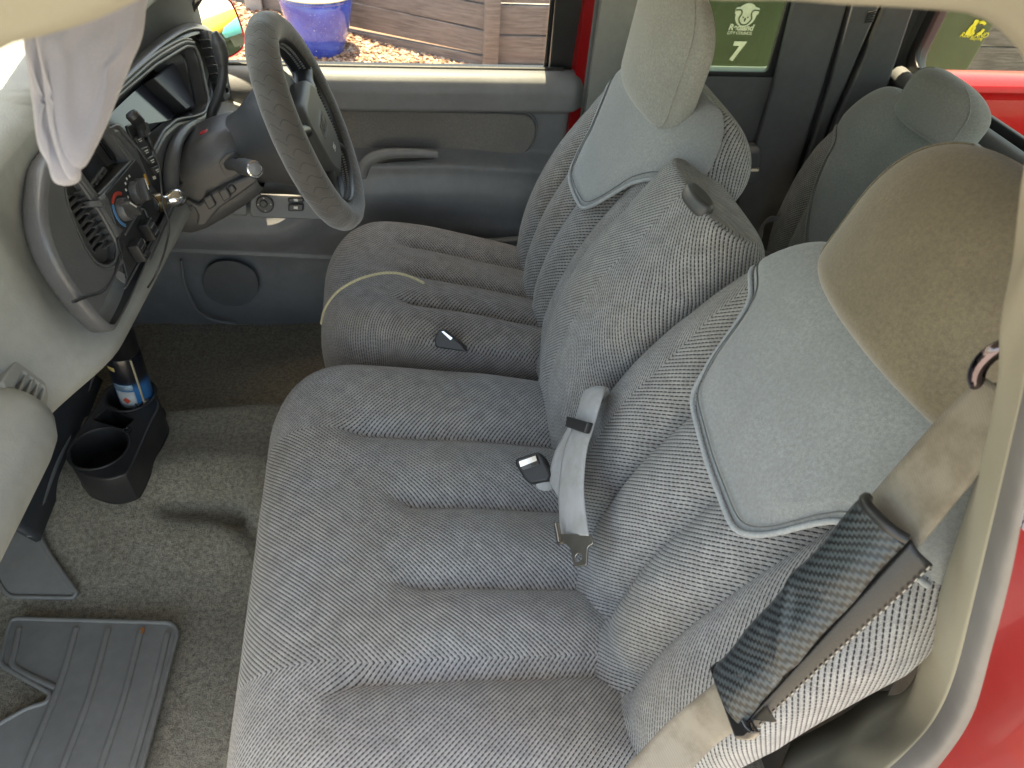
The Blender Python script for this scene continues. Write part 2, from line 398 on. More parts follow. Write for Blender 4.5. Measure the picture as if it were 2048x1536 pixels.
# ================================================================== SEATS
REC = math.radians(22); BU = V3(math.sin(REC), 0, math.cos(REC)); BN = V3(-math.cos(REC), 0, math.sin(REC)); B0 = V3(.28, 0, .38)
def cushion(name, y0, y1, xf, xr, zt, grooves, mat, parent, ry=.07, corner=.10, zr=None, bol=()):
    """seat cushion: profile from the front underside over the crest back to the crease, rolled sides, sewn flutes"""
    zr = zt - .075 if zr is None else zr
    prof = spline([(xf + .05, .16), (xf + .012, .22), (xf - .004, .30), (xf + .012, zt - .055), (xf + .055, zt - .012), (xf + .12, zt), (xf + .24, zt - .018), (xr - .08, zr + .022), (xr, zr), (xr + .07, zr - .03)], 130)
    L = np.r_[0, np.cumsum(np.linalg.norm(np.diff(prof, axis=0), axis=1))]
    side = []
    for a in np.linspace(0, 1, 8)[:-1]: side.append((y0, -ry - .16 * (1 - a)))
    for a in np.linspace(0, math.pi / 2, 14): side.append((y0 + ry - ry * math.cos(a), -ry + ry * math.sin(a)))
    m = max(40, int((y1 - y0 - 2 * ry) / .0045))
    for a in np.linspace(0, 1, m)[1:-1]: side.append((y0 + ry + (y1 - y0 - 2 * ry) * a, 0))
    for a in np.linspace(math.pi / 2, 0, 14): side.append((y1 - ry + ry * math.cos(a), -ry + ry * math.sin(a)))
    for a in np.linspace(0, 1, 8)[1:]: side.append((y1, -ry - .16 * a))
    side = np.array(side); sl_ = np.r_[0, np.cumsum(np.linalg.norm(np.diff(side, axis=0), axis=1))]
    mid = np.argmin(abs(side[:, 0] - (y0 + y1) / 2)); sv = sl_ - sl_[mid] + side[mid, 0]
    S, T = len(prof), len(side); X = np.repeat(prof[:, 0][:, None], T, 1); Z = np.repeat(prof[:, 1][:, None], T, 1); Y = np.repeat(side[:, 0][None], S, 0); D = np.repeat(side[:, 1][None], S, 0)
    # plan-view corner rounding at the front
    for ye, sg in ((y0, 1), (y1, -1)):
        q = np.clip(1 - (Y - ye) * sg / (corner * 1.4), 0, 1)
        X = X + corner * (1 - np.sqrt(np.maximum(0, 1 - q * q * .96))) * (1 - sst(xf, xf + .22, X))
    for g in grooves:
        gy, gx, dp = g[:3]; wd = g[3] if len(g) > 3 else .026
        cy = gy + (g[4] if len(g) > 4 else 0) * np.clip(gx + .06 - X, 0, 1)
        d = Y - cy; top = (D > -.02)
        Z = Z - dp * np.exp(-np.abs(d) / wd) * sst(gx, gx + .07, X) * top * (1 - .2 * sst(xr - .0, xr + .06, X))
    for by, bw, bh, bx in bol:
        Z = Z + bh * np.exp(-((Y - by) / bw) ** 2) * sst(bx, bx + .12, X) * (D > -.03)
    Z = Z + D
    # slack cloth: faint lived-in unevenness
    Z = Z + .0016 * np.sin(X * 31 + Y * 17) * np.sin(Y * 23 - X * 9) * (D > -.02)
    P = np.stack([X, Y, Z], 2); U = np.zeros((S, T, 2)); U[..., 0] = L[:, None]; U[..., 1] = sv[None]
    return gridobj(name, P, mat, parent, U, flip=False, sharp=180)

def back_surf(spec, h, y, flutes=True):
    """front surface offset of a backrest above its reclined plane"""
    yc, wd, top, d0 = spec['yc'], spec['w'], spec['top'], spec['d0']
    d = d0 + .022 * np.sin(np.clip(h / .34, 0, 1) * math.pi) - .03 * sst(top - .2, top, h)
    return d + spec.get('lean', 0) * h
def backrest(name, spec, mat, parent):
    yc, wd, top, T = spec['yc'], spec['w'], spec['top'], spec['t']
    nh, nl = 120, 240
    hs = np.r_[np.linspace(-.05, top - .09, nh - 26), top - .09 + .09 * np.sin(np.linspace(0, math.pi / 2, 27)[1:])]
    ph = np.linspace(0, 2 * math.pi, 1441)[:-1]; n = spec.get('n', 3.4)
    cy = np.sign(np.cos(ph)) * np.abs(np.cos(ph)) ** (2 / n); cdp = np.sign(np.sin(ph)) * np.abs(np.sin(ph)) ** (2 / n)
    P = np.zeros((len(hs), nl, 3)); U = np.zeros((len(hs), nl, 2))
    for i, h in enumerate(hs):
        tq = np.clip((h - (top - .09)) / .09, 0, 1); shrink = math.sqrt(max(0, 1 - tq * tq))
        W = wd * (np.interp(h, spec['wh'][0], spec['wh'][1])) * (1 - spec.get('tr', .35) * (1 - shrink))
        bl = spec.get('blunt', .03); TT = T * (bl + (1 - bl) * shrink) * (1 - .45 * (1 - sst(-.06, .05, h)))
        yy = W * cy; dd = TT * cdp; L = np.r_[0, np.cumsum(np.hypot(np.diff(yy), np.diff(dd)))]
        tot = L[-1] + math.hypot(yy[0] - yy[-1], dd[0] - dd[-1]); q = np.linspace(0, tot, nl + 1)[:-1]
        y = np.interp(q, np.r_[L, tot], np.r_[yy, yy[0]]); d = np.interp(q, np.r_[L, tot], np.r_[dd, dd[0]])
        front = sst(.2, .75, d / max(TT, 1e-4))
        dep = back_surf(spec, h, y) - TT + d - T * (1 - 1) - (T - TT) * .55
        for g, gd in spec['grooves']:
            dep = dep - gd * np.exp(-np.abs(y - g) / .026) * front * (1 - sst(top - .12, top - .02, h)) * sst(-.05, .03, h + .02)
        dep = dep + .0015 * np.sin(h * 37 + y * 21) * np.sin(y * 29) * front
        P[i] = B0 + np.outer(np.full(nl, h), BU) + np.outer(dep, BN); P[i, :, 1] += yc + y
        k0 = np.argmin(np.where(d > 0, np.abs(y), 9)); U[i, :, 0] = h + .3; U[i, :, 1] = yc - (q - q[k0])
    v, f, uv = grid(P, False, True, U, flip=True)
    # avoid the seam quad's wrapped uv by duplicating is not needed: it lies at the hidden side
    N = len(hs); f.append(tuple(range((N - 1) * nl, N * nl))); f.append(tuple(range(nl - 1, -1, -1)))
    me = mesh(name, v, f, uv); return link(name, me, mat, parent, 70 if spec.get('blunt') else 180)
def hb(spec, y):
    """lower edge of the plain velour panel"""
    x = np.abs(np.asarray(y, float)); return sum(np.interp(np.abs(x + e), spec['pb'][0], spec['pb'][1]) * q for e, q in ((-.024, .12), (-.012, .23), (0, .3), (.012, .23), (.024, .12))) + spec.get('slope', 0) * np.clip(np.asarray(y, float), -.14, .14)
def panel(name, spec, mat, mpipe, parent):
    yc, wd, top, T = spec['yc'], spec['w'], spec['top'], spec['t']; ny, nh = 90, 60; n = spec.get('n', 3.4)
    ys = np.linspace(-1, 1, ny); ys = np.sign(ys) * (1 - (1 - np.abs(ys)) ** 1.5); P = np.zeros((ny, nh, 3)); U = np.zeros((ny, nh, 2))
    def pt(s, h, off):
        tq = np.clip((h - (top - .09)) / .09, 0, 1); shrink = math.sqrt(max(0, 1 - tq * tq))
        W = wd * (np.interp(h, spec['wh'][0], spec['wh'][1])) * (1 - spec.get('tr', .35) * (1 - shrink)); TT = T * (.03 + .97 * shrink) * (1 - .45 * (1 - sst(-.06, .05, h)))
        y = s * W * .985; d = TT * max(0, 1 - abs(s * .985) ** n) ** (1 / n)
        dep = float(back_surf(spec, h, y)) - TT + d - (T - TT) * .55 + off
        p = B0 + BU * h + BN * dep; p = p.copy(); p[1] += yc + y * (1 + off * .5); return p
    for i, s in enumerate(ys):
        for j in range(nh):
            t = j / (nh - 1); h0 = float(hb(spec, s * wd)); 
            a = t ** .8; h = h0 + (top + .0005 - h0) * (1 - (1 - a) ** 1.6)
            edge = min(1, t * 12); off = -.004 + .0105 * math.sqrt(edge)
            P[i, j] = pt(s, min(h, top), off + (.004 if j == nh - 1 else 0)); U[i, j] = (h, s * wd)
    o = gridobj(name, P, mat, parent, U, sharp=180, flip=False)
    line = [pt(s, float(hb(spec, s * wd)), .001) for s in np.linspace(-.97, .97, 120)]
    tube('piping', line, .0031, mpipe, o, seg=8, cap=True)
    line = [pt(s, float(hb(spec, s * wd)) + .013, .0052) for s in np.linspace(-.95, .95, 120)]
    tube('seam', line, .0009, M_seam, o, seg=5)
    return o
def headrest(name, yc, h0, h1, w, t, d0, mat, parent, tilt=0.0, rows=60, nl=110, n=3.2, flare=.08, topr=.55, seam=True):
    """padded headrest: flat underside, full cheeks, broadly rounded top; lofted from rounded sections"""
    P = np.zeros((rows, nl, 3)); a = np.linspace(0, 2 * math.pi, nl + 1)[:-1]
    cy = np.sign(np.cos(a)) * np.abs(np.cos(a)) ** (2 / n); cd_ = np.sign(np.sin(a)) * np.abs(np.sin(a)) ** (2 / n)
    for i in range(rows):
        s = (1 - math.cos(math.pi * i / (rows - 1))) / 2
        eb = max(0, 1 - s / .16); et = max(0, (s - (1 - topr)) / topr)
        k = min(math.sqrt(max(0, 1 - eb ** 2.4 * .55)), 1) * (max(0, 1 - et ** 2.3)) ** (1 / 2.3)
        kt = math.sqrt(max(0, 1 - eb ** 2.2)) * math.sqrt(max(0, 1 - et ** 2.6))
        W = w * (1 + flare * (s - .2)) * k; T = t * kt; h = h0 + (h1 - h0) * s
        if i in (0, rows - 1): W *= .02 if i else .45; T *= .02
        dd = d0 - t + T * cd_ + tilt * s * (h1 - h0) - .45 * (W * cy) ** 2 / w * .5
        P[i] = B0 + np.outer(np.full(nl, h), BU) + np.outer(dd, BN); P[i, :, 1] += yc + W * cy
    v, f, _ = grid(P, False, True, None, flip=True); f.append(tuple(range((rows - 1) * nl, rows * nl))); f.append(tuple(range(nl - 1, -1, -1)))
    o = link(name, mesh(name, v, f), mat, parent, 180)
    if seam:
        for q in (.085, .415):
            kk = int(nl * q); L = [P[i, kk] + (P[i, kk] - P[i].mean(0)) * .008 for i in range(3, rows - 8)]
            tube('seam', L, .0016, mat, o, seg=6, cap=True)
    return o
M_seam = simple('seam_thread', (.14, .15, .155), .9)
WH = ([-.06, 0, .15, .32, .45, .60], [.90, .96, 1.0, .98, .86, .74])
PB = ([0, .10, .12, .133, .158, .19, .30], [.295, .30, .325, .365, .41, .425, .435])
PBD = ([0, .07, .09, .125, .165, .20, .30], [.25, .255, .278, .345, .378, .40, .42])

# passenger seat with the wide (centre + passenger) cushion
seatP = thing('front_seat', 'nearest front seat, wide ribbed grey cushion, pale shield panel and big brown headrest', 'car seat', (.05, .55, .1), 'front seats')
cushion('cushion', .14, .985, -.235, .275, .43, [(.795, -.13, .029, .018), (.655, -.055, .030, .018, .25), (.515, -.05, .030, .018), (.385, -.13, .036, .020, -.45)], M_rib_c, seatP, bol=((.27, .075, .018, -.2), (.89, .07, .012, -.14), (.72, .05, .008, -.05), (.585, .05, .008, -.05), (.45, .05, .008, -.05)))
SP = dict(yc=.475, w=.262, slope=.10, top=.535, t=.075, d0=.045, grooves=[(.105, .042), (-.022, .038), (-.125, .038)], wh=WH, pb=PB)
backrest('backrest', SP, M_rib_p, seatP); panel('velour_panel', SP, M_vel, M_pipe, seatP)
headrest('headrest', .462, .500, .700, .152, .06, .058, M_velp, seatP, tilt=.12, flare=.0, topr=.6)
box('seat_base', (.08, .56, .10), (.40, .70, .16), M_dark, seatP, .02)

# driver's seat
seatD = thing('front_seat', 'front seat behind the steering wheel, brownish ribbed cushion, grey-green headrest', 'car seat', (.05, 1.24, .1), 'front seats')
cushD = cushion('cushion', 1.0, 1.445, -.16, .285, .445, [(1.105, -.03, .028, .015), (1.215, -.02, .024, .015), (1.325, -.03, .022, .015)], M_rib_dc, seatD, corner=.11, bol=((1.08, .10, .016, -.14), (1.40, .05, .004, -.1)))
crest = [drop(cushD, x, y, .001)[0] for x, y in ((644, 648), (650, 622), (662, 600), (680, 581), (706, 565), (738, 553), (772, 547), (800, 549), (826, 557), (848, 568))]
tube('sunlit_crest_line', [q for q in crest if q is not None], .0032, velour('sunlit_cream', (.62, .55, .34)), seatD, n=60, seg=8)  # added cord: the crest's sunlit line put in as a cream colour
SD = dict(yc=1.18, w=.268, top=.525, t=.075, d0=.02, grooves=[(.135, .042), (.022, .038), (-.085, .038)], wh=WH, pb=PBD)
backrest('backrest', SD, M_rib_d, seatD); panel('velour_panel', SD, M_vel, M_pipe, seatD)
headrest('headrest', 1.20, .440, .665, .145, .030, .038, M_velh, seatD, tilt=.30, flare=.05, topr=.45)
box('seat_base', (.08, 1.25, .10), (.38, .40, .16), M_dark, seatD, .02)
lev = pxshape('recliner_lever', Pl((0, 1.525, 0), (0, -1, 0), (1, 0, 0)), [(968, 476), (1045, 470), (1045, 492), (972, 493)], .02, M_door, seatD, bevel=.004, r=.004)

# folding centre backrest
arm = thing('folding_armrest', 'narrow upright ribbed centre backrest with oval release button between the front seats', 'armrest', (.3, .90, .38))
SC = dict(yc=.872, w=.130, top=.448, t=.085, d0=.038, lean=.10, grooves=[], wh=([-.06, 0, .1, .3, .5], [.92, .98, 1.0, 1.0, .96]), n=2.9, tr=.12, blunt=.55)
armb = backrest('backrest', SC, rib_fabric('rib_cloth_centre', FAB, .86, .4), arm)
def on_back(h, y, d): return B0 + BU * h + V3(0, y, 0) + BN * d
bp, bn = drop(armb, 1396, 400)
if bp is None: bp, bn = on_back(.44, .80, -.03), BU
BB = Pl(bp, bn, (0, 1, 0)); tb = np.linspace(0, 2 * math.pi, 41)[:-1]
shape('release_button', BB, [np.c_[.036 * np.cos(tb), .019 * np.sin(tb)]], .022, M_dark, arm, h0=-.012, bevel=.006)
# ================================================================== CAB SHELL
# carpeted floor with transmission hump, creased where it was pulled up
nx, ny = 190, 190
gx = np.linspace(-1.05, 1.25, nx); gy = np.linspace(.16, 1.66, ny); GX, GY = np.meshgrid(gx, gy, indexing='ij')
hump = .105 * sst(.72, 1.02, GY) * (1 - sst(1.17, 1.27, GY)) * (1 - .55 * sst(-.15, .3, GX))
Zf = hump + .55 * sst(-.72, -1.02, GX) ** 1.3 * .55
Zf += .006 * np.sin(GX * 11 + 2) * np.sin(GY * 9)
def crease(p, q, dp, wd, sharp=1.0):
    a = at(*p, Z=.09)[:2]; b = at(*q, Z=.09)[:2]; d = b - a; L = np.linalg.norm(d); d /= L; n = np.array([-d[1], d[0]])
    s = (GX - a[0]) * d[0] + (GY - a[1]) * d[1]; t = (GX - a[0]) * n[0] + (GY - a[1]) * n[1]
    return dp * np.exp(-(t / wd) ** 2) * np.exp(-(np.clip(np.abs(s - L / 2) - L / 2, 0, None) / (wd * 1.6)) ** 2)
Zf += crease((350, 1000), (455, 1002), -.040, .022) + crease((470, 1010), (535, 1065), -.034, .024) + crease((330, 940), (470, 930), .016, .05) + crease((505, 985), (545, 945), .020, .026) + crease((380, 1055), (470, 1050), .010, .03)
cfl = gridobj('cab_floor', np.stack([GX, GY, Zf], 2), M_carpet, None, sharp=180)
tag(cfl, kind='structure')
def slab(name, pts, mat, thick=.02, kind='structure', parent=None):
    """quad wall panel with thickness"""
    a, b, c, d = [np.array(p, float) for p in pts]; n = np.cross(b - a, d - a); n /= np.linalg.norm(n); n *= thick
    V = [a, b, c, d, a - n, b - n, c - n, d - n]; F = [(0, 1, 2, 3), (7, 6, 5, 4), (0, 4, 5, 1), (1, 5, 6, 2), (2, 6, 7, 3), (3, 7, 4, 0)]
    o = link(name, mesh(name, V, F), mat, parent, 30)
    if parent is None: tag(o, kind=kind)
    return o
slab('firewall_wall', [(-.93, .16, -.05), (-.93, 1.66, -.05), (-.93, 1.66, .75), (-.93, .16, .75)], M_black, .03)
M_head = velour('headliner_cloth', (.30, .30, .275))
# roof: gently domed shell
rx = np.linspace(-.50, 1.24, 26); ry_ = np.linspace(.27, 1.56, 24); RX, RY = np.meshgrid(rx, ry_, indexing='ij')
RZ = 1.245 + .03 * (1 - ((RY - .915) / .645) ** 2) - .03 * sst(.8, 1.25, RX) - .012 * sst(-.2, -.33, RX)
rf = gridobj('roof', np.stack([RX, RY, RZ], 2), M_head, None, sharp=180, flip=True); md = rf.modifiers.new('t', 'SOLIDIFY'); md.thickness = -.03
tag(rf, kind='structure')
# windscreen and its far pillar
ws = slab('windscreen_glass', [(-.505, .27, 1.225), (-.505, 1.54, 1.225), (-1.08, 1.64, .82), (-1.08, .17, .82)], M_clear, .004); tag(ws, kind='structure')
M_apil = plastic('pillar_trim_plastic', (.27, .275, .255), .6)
def pillar(name, P, r, mat, flat=1.0, n=14): o = tube(name, P, r, mat, None, seg=14, n=n, flat=flat); tag(o, kind='structure'); return o
pillar('far_pillar_trim', [(-1.06, 1.66, .82), (-.75, 1.625, 1.0), (-.38, 1.565, 1.20), (-.2, 1.555, 1.24)], .045, M_apil)

# ------------------------------------------------------------------ near door aperture (camera side)
edge_in = [(2078, 80), (2080, 230), (2046, 345), (2025, 520), (2000, 650), (1994, 765), (1960, 927), (1902, 1112), (1850, 1279), (1821, 1389), (1787, 1440), (1712, 1487), (1648, 1533), (1540, 1585)]
edge_a = [(2150, 10), (2140, 230), (2098, 345), (2062, 560), (2043, 650), (2028, 750), (1994, 892), (1942, 1100), (1890, 1314), (1850, 1412), (1804, 1469), (1729, 1536), (1670, 1570), (1600, 1610)]
edge_b = [(2240, -30), (2210, 230), (2160, 360), (2110, 560), (2090, 680), (2066, 760), (2040, 880), (1994, 1129), (1954, 1285), (1913, 1423), (1856, 1510), (1800, 1570), (1720, 1620), (1640, 1660)]
YA, YB, YC = .245, .20, .165
def track(px, Y): return np.array([at(x, y, Y=Y) for x, y in px])
edge_a = [(x + 10, y + 4) for x, y in edge_a]; edge_b = [(x + 30, y + 12) for x, y in edge_b]
TI, TA, TB = track(edge_in, YA), track(edge_a, YB), track(edge_b, YC)
# over the top (out of frame) and round to the windscreen pillar, matching the strip of trim at the upper corners
top_px = [(-160, 190), (0, 98), (60, 78), (130, 60), (210, 32), (290, -6), (420, -55), (800, -75), (1200, -35), (1400, -2), (1579, 1), (1700, 10), (1773, 13), (1891, 21), (1937, 26), (1978, 43), (2014, 73), (2036, 98), (2060, 140), (2078, 190)]
TT = track(top_px, YA)
inner = spline(list(TT) + list(TI[1:]), 160)
outer_t = TT + np.array([V3(0, -.055, .028)] * len(TT)); outer_t[:6] += V3(-.01, 0, .004); outer_t[14:] += V3(.02, 0, -.002)
outer = spline(list(outer_t) + list(TA[2:]), 160)
tr_out = outer * .75 + spline(list(outer_t + V3(0, -.03, .02)) + list(TB[2:]), 160) * .25
rows = []
for t in np.linspace(0, 1, 9):
    c = inner * (1 - t) + tr_out * t; bul = math.sin(t * math.pi) * .004
    rows.append(c + V3(-.3, -.8, 0) * bul)
back = inner + V3(.05, .055, .02)
P = np.stack([back, inner * .7 + back * .3 + V3(.0, .0, 0)] + rows, 1)
trim = gridobj('door_frame_trim', P, M_trim, None, sharp=180, flip=True); tag(trim, kind='structure')
trim.modifiers.new('t', 'SOLIDIFY').thickness = -.004
o2t = outer_t + np.array([V3(0, -.03, .02)] * len(outer_t)); seal_out = spline(list(o2t) + list(TB[2:]), 160)
rows = []
for t in np.linspace(0, 1, 11):
    c = tr_out * (1 - t) + seal_out * t; rows.append(c + V3(-.7, -.7, 0) * .008 * math.sin(t * math.pi))
seal = gridobj('door_seal', np.stack(rows, 1), M_seal, None, sharp=180, flip=True); tag(seal, kind='structure')
jamb = []
kj = np.argmax((np.arange(160) > 80) & (seal_out[:, 0] > .16) & (seal_out[:, 2] < 1.12))
for t in np.linspace(0, 1, 10):
    jamb.append(seal_out[kj:] + V3(.03 * math.sin(t * 1.5), -.10 * t, 0) + V3(-.008, 0, 0) * math.sin(t * math.pi))
jb = gridobj('body_jamb', np.stack(jamb, 1), M_red, None, sharp=180, flip=True); tag(jb, kind='structure')

# near side wall behind the aperture (lets its quarter window light in)
slab('near_side_wall', [(.62, .15, -.05), (1.24, .15, -.05), (1.24, .15, .70), (.62, .15, .70)], M_panel, .02)
M_lowp = plastic('lower_pillar_plastic', (.06, .052, .046), .5)
slab('near_pillar_wall', [(.60, .60, -.05), (.60, .15, -.05), (.60, .19, .95), (.60, .60, .95)], M_lowp, -.02)
slab('near_cant_wall', [(.40, .20, 1.08), (1.24, .20, 1.08), (1.24, .26, 1.26), (.40, .26, 1.26)], M_panel, .02)

# ------------------------------------------------------------------ far side behind the door
FW = Pl((0, 1.60, 0), (0, -1, 0), (1, 0, 0))     # u = x, v = z
wq = [(.665, .705), (.915, .705), (.905, 1.08), (.665, 1.08)]
fw = shape('far_side_wall', FW, [rnd([(.455, -.05), (1.24, -.05), (1.24, 1.25), (.44, 1.25)], .01), rnd(wq, .012)], .05, M_panel, None, h0=-.05, bevel=.006); tag(fw, kind='structure')
shape('quarter_window_seal', FW, [rnd([(.655, .695), (.925, .695), (.915, 1.09), (.655, 1.09)], .015), rnd([(.668, .708), (.892, .708), (.882, 1.07), (.668, 1.07)], .012)], .012, M_black, fw, h0=-.012, bevel=.002)
shape('quarter_window_glass', FW, [rnd([(.66, .70), (.92, .70), (.91, 1.085), (.66, 1.085)], .012)], .004, M_tint, fw, h0=-.04)
pxshape('side_pocket', FW, [(1330, 282), (1508, 280), (1512, 300), (1500, 352), (1330, 352)], .05, M_panel, fw, h0=0, bevel=.012, r=.012)
pxshape('side_pocket_lid', FW, [(1330, 318), (1504, 316), (1499, 350), (1330, 350)], .058, M_panel, fw, h0=0, bevel=.008, r=.008)
# pillar trims between the quarter window and the rear window
pil = Pl((1.0, 1.585, 0), (-.25, -1, 0), (1, 0, 0))
for i, (q, dp, m_) in enumerate((([(1590, -40), (1700, -40), (1690, 0), (1640, 170), (1545, 480), (1500, 600), (1400, 600), (1460, 440), (1540, 175)], .035, M_panel), ([(1706, -40), (1772, -40), (1660, 220), (1590, 420), (1512, 640), (1508, 600), (1556, 480), (1650, 175)], .045, M_panel), ([(1782, -40), (1835, -40), (1772, 150), (1700, 300), (1640, 420), (1600, 420), (1668, 225)], .055, M_panel))):
    pxshape('pillar_trim', pil, q, dp, m_, fw, h0=-.01 - .006 * i, bevel=.006)
pxshape('pillar_gap', pil, [(1690, -40), (1790, -40), (1680, 300), (1520, 640), (1495, 640)], .004, M_black, fw, h0=.004)
for i in range(5):
    pxshape('pillar_slot', pil, [(1728 - i * 1.5, 14 + i * 5), (1744 - i * 1.5, 12 + i * 5), (1743 - i * 1.5, 14.5 + i * 5), (1727 - i * 1.5, 16.5 + i * 5)], .003, M_black, fw, h0=.0335)
# rear wall and back window
RW = Pl((1.22, 0, 0), (-1, 0, 0), (0, -1, 0))
rw = shape('rear_wall', RW, [rnd([(-1.66, -.05), (-.15, -.05), (-.22, 1.26), (-1.58, 1.26)], .01), rnd([(-1.575, .735), (-.35, .735), (-.38, 1.10), (-1.55, 1.10)], .05)], .05, M_panel, None, h0=-.05, bevel=.008); tag(rw, kind='structure')
shape('back_window_seal', RW, [rnd([(-1.585, .725), (-.34, .725), (-.37, 1.11), (-1.56, 1.11)], .05), rnd([(-1.555, .75), (-.37, .75), (-.40, 1.09), (-1.535, 1.09)], .045)], .014, M_black, rw, h0=-.014, bevel=.003)
shape('back_window_glass', RW, [rnd([(-1.58, .73), (-.345, .73), (-.375, 1.105), (-1.555, 1.105)], .05)], .004, M_rwin, rw, h0=-.03)
ledge = Pl((1.2, 0, .70), (-1, 0, .3), (0, -1, 0))
tube('window_ledge', [(1.205, 1.56, .72), (1.19, 1.4, .722), (1.19, .6, .722), (1.2, .3, .72)], .022, M_panel, rw, n=30, seg=12)

# rear seat
B0s, BUs, BNs = B0, BU, BN
r_ = math.radians(8); BU = V3(math.sin(r_), 0, math.cos(r_)); BN = V3(-math.cos(r_), 0, math.sin(r_)); B0 = V3(.985, 0, .28)
seatR = thing('back_bench', 'rear seat in shade against the back wall, dark ribbed bolster and low headrest', 'car seat', (.95, 1.2, .1))
SR = dict(yc=1.225, w=.275, top=.485, t=.06, d0=.03, grooves=[(.16, .02)], wh=([-.06, .1, .3, .5], [.95, 1, 1, .86]), pb=([0, .06, .13, .17, .19, .30], [.10, .12, .21, .27, .33, .37]))
backrest('backrest', SR, M_rib_r, seatR); panel('velour_panel', SR, M_velr, M_velr, seatR)
headrest('headrest', 1.225, .455, .568, .108, .04, .04, M_velr, seatR, n=2.8)
box('seat_base', (.80, 1.18, .16), (.34, .62, .18), M_dark, seatR, .03)
SR2 = dict(SR); SR2['yc'] = .62
seatR2 = thing('back_bench', 'rear seat corner just showing behind the brown front headrest', 'car seat', (.95, .6, .1))
backrest('backrest', SR2, M_rib_r, seatR2); panel('velour_panel', SR2, M_velr, M_velr, seatR2)
B0, BU, BN = B0s, BUs, BNs

# ================================================================== FAR DOOR
door = thing('car_door', 'far grey door with cloth insert, pull handle, window switches and glass above', 'car door', (0, 1.6, .1))
DY = 1.615
ux = np.linspace(-.62, .455, 170); uz = np.r_[np.linspace(-.08, .62, 140), np.linspace(.625, .70, 34)]
DX, DZ = np.meshgrid(ux, uz, indexing='ij')
# protrusion towards the cabin
arm_top = .515 - .02 * sst(.1, .4, DX) - .105 * sst(-.10, -.30, DX)           # armrest line steps down to the switch shelf
pro = .004 + .0 * DX
pro = pro + .038 * sst(.600, .622, DZ)                                        # window-sill roll
up = np.clip((DZ - .655) / .045, 0, 1); pro = pro - .045 * (1 - np.sqrt(1 - .999 * up * up))
armp = sst(arm_top + .012, arm_top - .018, DZ) * (.050 + .012 * np.cos(DX * 3))
under = sst(.33, .19, DZ)
pro = pro + armp * (1 - .55 * under) + .015 * sst(arm_top - .03, arm_top - .085, DZ) * sst(arm_top - .16, arm_top - .09, DZ)
seamz = .262 - .10 * (DX + .55)                                               # ledge above the map pocket
pro = pro - .022 * sst(seamz + .006, seamz - .006, DZ) + .010 * np.exp(-((DZ - seamz - .008) / .006) ** 2)
pro = pro - .03 * sst(.405, .455, DX) ** 2                                    # rear edge curls to the jamb
P = np.stack([DX, DY - pro, DZ], 2)
dp = gridobj('door_panel', P, M_door, door, sharp=180, flip=True)
DP = Pl((0, DY - .006, 0), (0, -1, 0), (1, 0, 0))
pxshape('cloth_insert', DP, [(560, 214), (700, 219), (860, 222), (1030, 226), (1058, 232), (1070, 250), (1066, 278), (1052, 298), (1030, 304), (860, 297), (780, 292), (740, 305), (705, 335), (560, 345)], .008, M_doorcloth, door, bevel=.003, smooth=90)
seam_ = [DP.hit(x, y, .003) for x, y in ((560, 211), (700, 216), (860, 219), (1032, 223), (1062, 230), (1074, 250), (1070, 280), (1055, 301), (1030, 308), (860, 301))]
tube('insert_seam', seam_, .0022, M_door, door, n=70, seg=6)
AR = Pl((0, DY - .066, 0), (0, -1, 0), (1, 0, 0))
tube('pull_handle', [AR.hit(*p) for p in ((722, 352), (733, 325), (765, 309), (820, 306), (876, 309))], [.014, .014, .012, .011, .009], M_door, door, n=40, seg=12, flat=.8)
tube('pull_recess', [AR.hit(p[0], p[1], -.012) for p in ((742, 352), (752, 330), (780, 318), (826, 315), (868, 315))], [.006, .011, .010, .009, .004], M_black, door, n=40, seg=10, flat=.5)
SWP = Pl((0, DY - .082, .4), (0, -1, .35), (1, 0, 0))
pxshape('switch_panel', SWP, [(502, 388), (700, 392), (716, 405), (700, 440), (660, 440), (505, 434), (499, 425)], .012, M_door, door, h0=-.008, bevel=.003, r=.006)
pxshape('switch_shelf', SWP, [(395, 386), (492, 386), (494, 432), (440, 428), (395, 415)], .010, M_door, door, h0=-.008, bevel=.003, r=.006)
SWC = lambda x, y, n_, d_, h_, b_, m_, par: shape(n_, SWP, [np.array(SWP.px(x, y)) + d_ / 2 * np.c_[np.cos(np.linspace(0, 2 * math.pi, 28)[:-1]), np.sin(np.linspace(0, 2 * math.pi, 28)[:-1])]], h_, m_, par, h0=.003, bevel=b_)
kn = SWC(531, 407, 'mirror_knob', .040, .010, .003, M_dark, door); SWC(529, 405, 'knob_cap', .018, .014, .003, M_dark, kn)
for a in range(4):
    q = np.array(SWP.px(531, 407)) + .0145 * np.array([math.cos(a * math.pi / 2), math.sin(a * math.pi / 2)])
    shape('knob_mark', SWP, [q + .0022 * np.array([(1, 0), (-.6, .8), (-.6, -.8)])], .001, M_white, kn, h0=.013)
for (a, b) in (((578, 393), (608, 403)), ((578, 406), (608, 420))):
    sw = pxshape('window_switch', SWP, [a, (b[0], a[1]), b, (a[0], b[1])], .012, M_dark, door, h0=.003, bevel=.003, r=.003)
    cx, cy = (a[0] + b[0]) / 2, (a[1] + b[1]) / 2
    pxshape('switch_mark', SWP, [(cx - 4, cy - 2.5), (cx + 4, cy - 2.5), (cx + 4, cy + 3), (cx - 4, cy + 2)], .001, M_white, sw, h0=.0146)
LP = Pl((0, DY - .036, 0), (0, -1, 0), (1, 0, 0))
spk = spline([LP.px(x, y) for x, y in ((405, 560), (425, 528), (470, 524), (508, 545), (516, 580), (495, 608), (455, 612), (418, 595))], 40, True)
